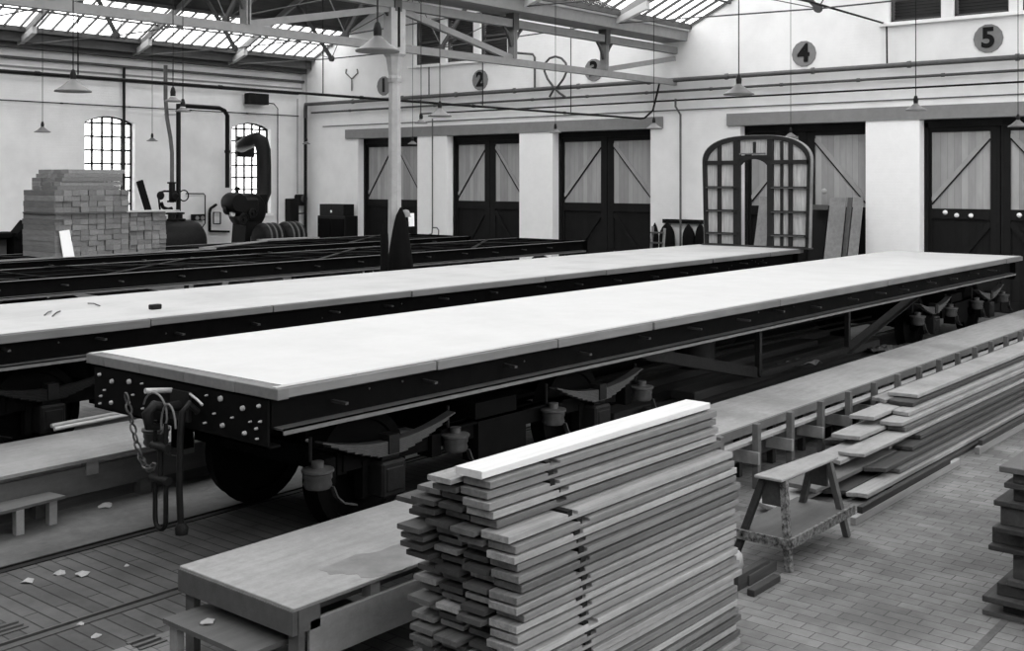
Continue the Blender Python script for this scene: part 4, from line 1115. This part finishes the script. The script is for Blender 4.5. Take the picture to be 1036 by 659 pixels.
for k in range(NL):
    z = k * PIT; top = NL - 1 - k
    yn = ynear(z + .04); xs = 4.37 - .08 * max(0, (z - 1.0) / .57); xe = 6.62
    n = 1 if top == 0 else 2 if top < 3 else 3 if top < 5 else 4
    jit = R.uniform(-.022, .022)
    nt = .47 + R.uniform(-.02, .02) + (k % 3) * .012 + .1 * (1 - k / NL)
    for c_ in range(n):
        side = c_ == 0
        if top == 0: lab = 'bright topmost plank of the big pile in the foreground'; g = None
        elif c_ == 0: lab = 'plank on the near side of the big foreground pile'; g = 'near side planks of the big pile'
        elif c_ == n - 1: lab = 'plank on the far side of the big foreground pile'; g = 'far side planks of the big pile'
        else: lab = 'plank in the middle of the big foreground pile'; g = 'middle planks of the big pile'
        dx = R.uniform(-.03, .03) if side else R.uniform(-.07, .06)
        th = .038 if side else .028
        if top == 0: th = .04
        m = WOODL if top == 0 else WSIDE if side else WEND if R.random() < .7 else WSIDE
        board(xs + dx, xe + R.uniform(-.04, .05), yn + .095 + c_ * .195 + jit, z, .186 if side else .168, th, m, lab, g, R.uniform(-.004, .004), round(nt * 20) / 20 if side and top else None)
        if side and top:
            L = round((xe - xs) * 20) / 20
            xn = (xs + xe) / 2
    if 0 < top:
        xx = xs + nt
        sk = MB().box(xx + .005, xx + .05, yn + jit + .012, yn + .2 + jit, z + .0195, z + PIT - .001)
        tag(sk.build('spacer_stick', BLACK), 'thin dark spacer stick in a notch of the big foreground pile', 'stick', 'spacer sticks of the big pile')

# offcuts and a pot by pile
for i, (u, v, L, lab) in enumerate(((750, 594, .5, 'dark offcut on the floor nearest the big pile'), (761, 589, .45, 'second dark offcut beside the big pile'), (766, 600, .42, 'offcut lying outermost beside the big pile'))):
    p = pz(u, v, .0)
    tag(MB().box(p.x - .1, p.x - .1 + L, p.y - .03, p.y + .03, 0, .11 - .03 * i).build('offcut', WOODD, bevel=.004), lab, 'offcut')
p = pz(757, 577, .0)
tag(MB().lathe([(.05, 0), (.055, .02), (.045, .1), (.02, .13), (.001, .14)], (p.x, p.y + .1, 0), 'Z', 14).build('white_pot', EDGE_T), 'small white pot on the floor behind the big pile', 'pot')

# ------------------------------------------------------------------ trestle stool
t = thing('trestle_seat', 'paint splashed trestle seat with lower shelf in the aisle', 'trestle', (8.65, 4.15, 0))
MB().add([(8.12, 4.03, .675), (9.12, 4.0, .675), (9.14, 4.2, .675), (8.12, 4.27, .675), (8.12, 4.03, .70), (9.12, 4.0, .70), (9.14, 4.2, .70), (8.12, 4.27, .70)],
         [(3, 2, 1, 0), (4, 5, 6, 7), (0, 1, 5, 4), (1, 2, 6, 5), (2, 3, 7, 6), (3, 0, 4, 7)]).build('seat', BENCH, t, bevel=.006)
MB().box(8.06, 9.25, 3.94, 4.44, .22, .25).build('shelf', BENCH2, t)
MB().box(8.05, 9.27, 3.92, 3.945, .19, .265).build('shelf_edge', SPLAT, t)
MB().box(8.04, 8.065, 3.92, 4.46, .19, .265).build('shelf_edge', SPLAT, t)
for (xb, yb, xt, yt, m) in ((8.1, 3.96, 8.22, 4.06, SPLAT), (9.22, 3.97, 9.02, 4.05, BENCH2), (8.06, 4.42, 8.2, 4.22, WOODD), (9.2, 4.42, 9.0, 4.18, WOODD)):
    MB().bar((xb, yb, 0), (xt, yt, .68), .05, .055, up=(1, 0, 0)).build('leg', m, t)
MB().box(8.2, 8.23, 4.05, 4.24, .46, .675).build('end_gusset', WOODD, t)
MB().box(8.99, 9.02, 4.05, 4.2, .46, .675).build('end_gusset', WOODD, t)

# ------------------------------------------------------------------ sprawling lumber pile by right staging
LUMO = mat('lumber_outer', .22, .75, var=.3, nscale=3, scale=(.4, 8, 8), rnd=.55, bump=.2, mott=.25)
over = {(11, 0): (12.75, BENCH, 'wide pale plank topping the sloping lumber pile by the staging', .34),
        (10, 0): (12.5, WOODD, 'dark plank directly under the wide pale topmost one', .3),
        (9, 0): (12.2, LUMO, None, .2), (9, 1): (11.75, BENCH, 'clean pale plank poking out to the left below the topmost plank', .26),
        (8, 0): (11.9, BENCH, 'weathered plank on the sloping pile, second step down', .24),
        (7, 0): (11.9, LUMO, None, .2), (7, 1): (11.2, BENCH, 'broad weathered plank with a worn end, poking out over the jutting one', .3),
        (6, 0): (10.75, BENCH, 'thin board overlapping the thick jutting plank', .26),
        (5, 0): (12.1, WOODD, None, .2), (5, 1): (10.5, BENCH, 'thick light plank jutting towards the trestle seat', .32),
        (3, 0): (10.9, WOODD, None, .2), (3, 1): (9.75, BENCH2, 'wide grey plank low at the near end of the pile', .34),
        (1, 2): (9.3, BENCH, 'pale plank low behind the trestle seat', .3)}
for lv in range(12):
    z = lv * .0515; yo = 4.17 + .044 * lv + R.uniform(-.015, .015); i = 0
    while yo < 5.0:
        ov = over.get((lv, i)); w_ = ov[3] if ov else .2
        if yo + w_ > 5.16: break
        xa = ov[0] if ov else 10.0 + .26 * lv + R.uniform(-.2, .9)
        m = ov[1] if ov else (LUMO, WOODD, LUMO)[R.randrange(3)]
        lab = ov[2] if ov and ov[2] else ('plank on the stepped outer side of the sloping lumber pile' if i == 0 else 'plank inside the sloping lumber pile beside the staging')
        g = None if ov and ov[2] else ('outer planks of the sloping pile' if i == 0 else 'inner planks of the sloping pile')
        xb = 23 + R.uniform(-.6, .6)
        e = R.uniform(-.12, .12); e2 = R.uniform(-.05, .05)
        b = MB().prism([(xa, yo), (xb, yo), (xb, yo + w_ - .01), (xa + e, yo + w_ - .01), (xa + e / 2 + e2, yo + w_ / 2)], 'Z', z, z + (.043 if lv != 6 else .035))
        tag(b.build('lumber_plank', m, bevel=.005), lab, 'plank', g)
        yo += w_ + .006; i += 1
for (xa, xb, y, z, h, lab) in ((9.55, 12.3, 4.06, 0, .07, 'dark board on edge at the foot of the sloping pile, near piece'), (9.7, 12.0, 4.06, .071, .06, 'dark board on edge stacked at the foot of the sloping pile'), (12.9, 15.2, 4.05, 0, .08, 'board on edge at the foot of the pile, farther piece'),
                            (13.0, 15.2, 4.05, .081, .06, 'thin board resting above the farther edge board')):
    tag(MB().box(xa, xb, y - .025, y + .025, z, z + h).build('edge_board_loose', WOOD if z == 0 else WOODD, bevel=.004), lab, 'board')
# ------------------------------------------------------------------ dark stack at right edge
z = 0; i = 0
labs = 'dark plank end in the stack cut off by the right edge'
seq = [(a * 1.22, b - .06, c) for a, b, c in [(.03, 2.62, 'p'), (.06, 2.45, 'b'), (.035, 2.57, 'p'), (.07, 2.50, 'b'), (.035, 2.46, 'p'), (.15, 2.40, 'b'), (.03, 2.56, 'p'), (.09, 2.52, 'b'), (.03, 2.50, 'p'), (.11, 2.46, 'b'), (.03, 2.5, 'p'), (.08, 2.40, 'b'), (.03, 2.46, 'p'), (.06, 2.38, 'b'), (.035, 2.5, 'p')]]
for (h, y, kind) in seq:
    xo = R.uniform(-.03, .03); yo = y + R.uniform(-.03, .03)
    if kind == 'p':
        tag(MB().box(8.15 + xo, 11.6, yo - .95, yo, z, z + h).build('stacked_board', BENCH2 if i in (0, 14) else WOODD, bevel=.005),
            'topmost board of the dark stack at the right edge' if i == 14 else 'lowest board of the dark stack at the right edge' if i == 0 else 'dark thin board in the stack at the right edge', 'board',
            None if i in (0, 14) else 'thin boards of the right edge stack')
    else:
        [tag(MB().box(q + xo, q + .14 + xo, yo - .9, yo, z, z + h).build('stack_bearer', WOODD, bevel=.005), 'thick dark bearer between boards of the stack at the right edge', 'bearer', 'bearers of the right edge stack') for q in (8.22, 10.3)]
    z += h; i += 1

# ------------------------------------------------------------------ litter
sc_spots = [(83, 581, .1, 'crumpled white paper lump on the floor left of the rail'), (61, 579.5, .09, 'flat paper scrap beside the rail at far left'), (97, 643, .06, 'white scrap on the floor in front of the worn bench'), (82, 631, .05, 'tiny white scrap near the bottom left'),
            (128, 572, .04, 'tiny pale scrap between the rails'), (106, 512, .12, 'white paper scrap under the left staging'), (210, 629, .08, 'small white shaving on the worn bench'), (28, 588, .1, 'pale shaving on the floor at the left edge')]
for i, (u, v, s, lab) in enumerate(sc_spots):
    z = .321 if 'worn bench' in lab and 'on the worn' in lab else 0.0
    s *= .75; p = pz(u, v, z + .01); rr = random.Random(i); mb = MB(); n = 9
    vs = [(p.x, p.y, p.z + s * .35)] + [(p.x + s * rr.uniform(.5, 1) * math.cos(2 * PI * k / n), p.y + s * rr.uniform(.4, .8) * math.sin(2 * PI * k / n), z + .002 + rr.uniform(0, .25) * s) for k in range(n)]
    vs += [(a, b, max(z, c - .004)) for a, b, c in vs]
    fs = [(0, 1 + k, 1 + (k + 1) % n) for k in range(n)] + [(n + 1, n + 2 + (k + 1) % n, n + 2 + k) for k in range(n)] + [(1 + k, n + 2 + k, n + 2 + (k + 1) % n, 1 + (k + 1) % n) for k in range(n)]
    mb.add(vs, fs); tag(mb.build('paper_scrap', SCRAPM), lab, 'scrap')
ZP = 1.505
p = pz(157, 313, ZP); tag(MB().box(p.x - .07, p.x + .07, p.y - .04, p.y + .04, ZP, ZP + .06).build('wood_block', DARK2, bevel=.01), 'small dark wooden block on the near edge of the second deck', 'block')
for i, (u, v, u2, v2, lab) in enumerate(((45, 319, 52, 315, 'short twig like shaving on the second deck, leftmost of three'), (53, 320, 61, 315, 'curled dark shaving on the second deck, middle one'), (89, 307, 101, 309.5, 'thin dark splinter on the second deck near the left'))):
    a, b = pz(u, v, ZP + .01), pz(u2, v2, ZP + .01)
    tag(MB().tube([a, (a + b) / 2 + Vector((0, 0, .012)), b], .008, 5).build('wood_shaving', BENCH2), lab, 'shaving')
for i, (u, v) in enumerate(((148, 650), (8, 636))):
    p = pz(u, v, 0); g_ = thing('floor_grate', 'small dark slotted grate in the floor %s' % ('at bottom left' if i else 'before the worn bench'), 'grate', (p.x, p.y, 0))
    MB().box(p.x - .09, p.x + .09, p.y - .09, p.y + .09, -.02, .003).build('pit', BLACK, g_)
    b_ = MB()
    for k in range(3): b_.box(p.x - .10, p.x + .10, p.y - .09 + k * .07, p.y - .06 + k * .07, .0, .008)
    b_.build('bars', BENCH2, g_)

# ------------------------------------------------------------------ light
w = bpy.data.worlds.new('sky'); sc.world = w; w.use_nodes = True
bg = w.node_tree.nodes['Background']; bg.inputs[0].default_value = (1, 1, 1, 1); bg.inputs[1].default_value = 5.6
for k, (ya, za, yb, zb, t0, t1) in enumerate(slopes):
    A = Vector((0, ya, za)); B = Vector((0, yb, zb)); p = A.lerp(B, t0); q = A.lerp(B, t1); c = (p + q) / 2
    L = bpy.data.lights.new('skylight_portal', 'AREA'); L.shape = 'RECTANGLE'; L.size = XE - X0; L.size_y = (q - p).length
    L.cycles.is_portal = True
    o = bpy.data.objects.new('skylight_portal', L); COL.objects.link(o)
    d = (q - p).normalized(); nrm = Vector((1, 0, 0)).cross(d); 
    if nrm.z > 0: nrm = -nrm
    # light points along -Z local
    Z = -nrm; X = Vector((1, 0, 0)); Y = Z.cross(X)
    M = Matrix((X, Y, Z)).transposed().to_4x4(); M.translation = Vector(((X0 + XE) / 2, c.y, c.z)) - nrm * .15
    o.matrix_world = M

# ------------------------------------------------------------------ camera
cam = bpy.data.cameras.new('camera'); co = bpy.data.objects.new('camera', cam); COL.objects.link(co); sc.camera = co
cam.sensor_width = 36; cam.lens = FPX / 1036 * 36; cam.shift_y = -(659 / 2 - HV) / 1036
co.location = (0, 0, CH); yaw = math.atan2(FY, FX)
co.rotation_euler = (PI / 2, 0, yaw - PI / 2)
cam.clip_start = .05; cam.clip_end = 200
sc.view_settings.view_transform = 'Standard'; sc.view_settings.look = 'None'; sc.view_settings.gamma = 1; sc.view_settings.use_curve_mapping = False
sc.view_settings.exposure = 0.0
sc.cycles.max_bounces = 8; sc.cycles.diffuse_bounces = 2; sc.cycles.transparent_max_bounces = 16
sc.cycles.use_denoising = True
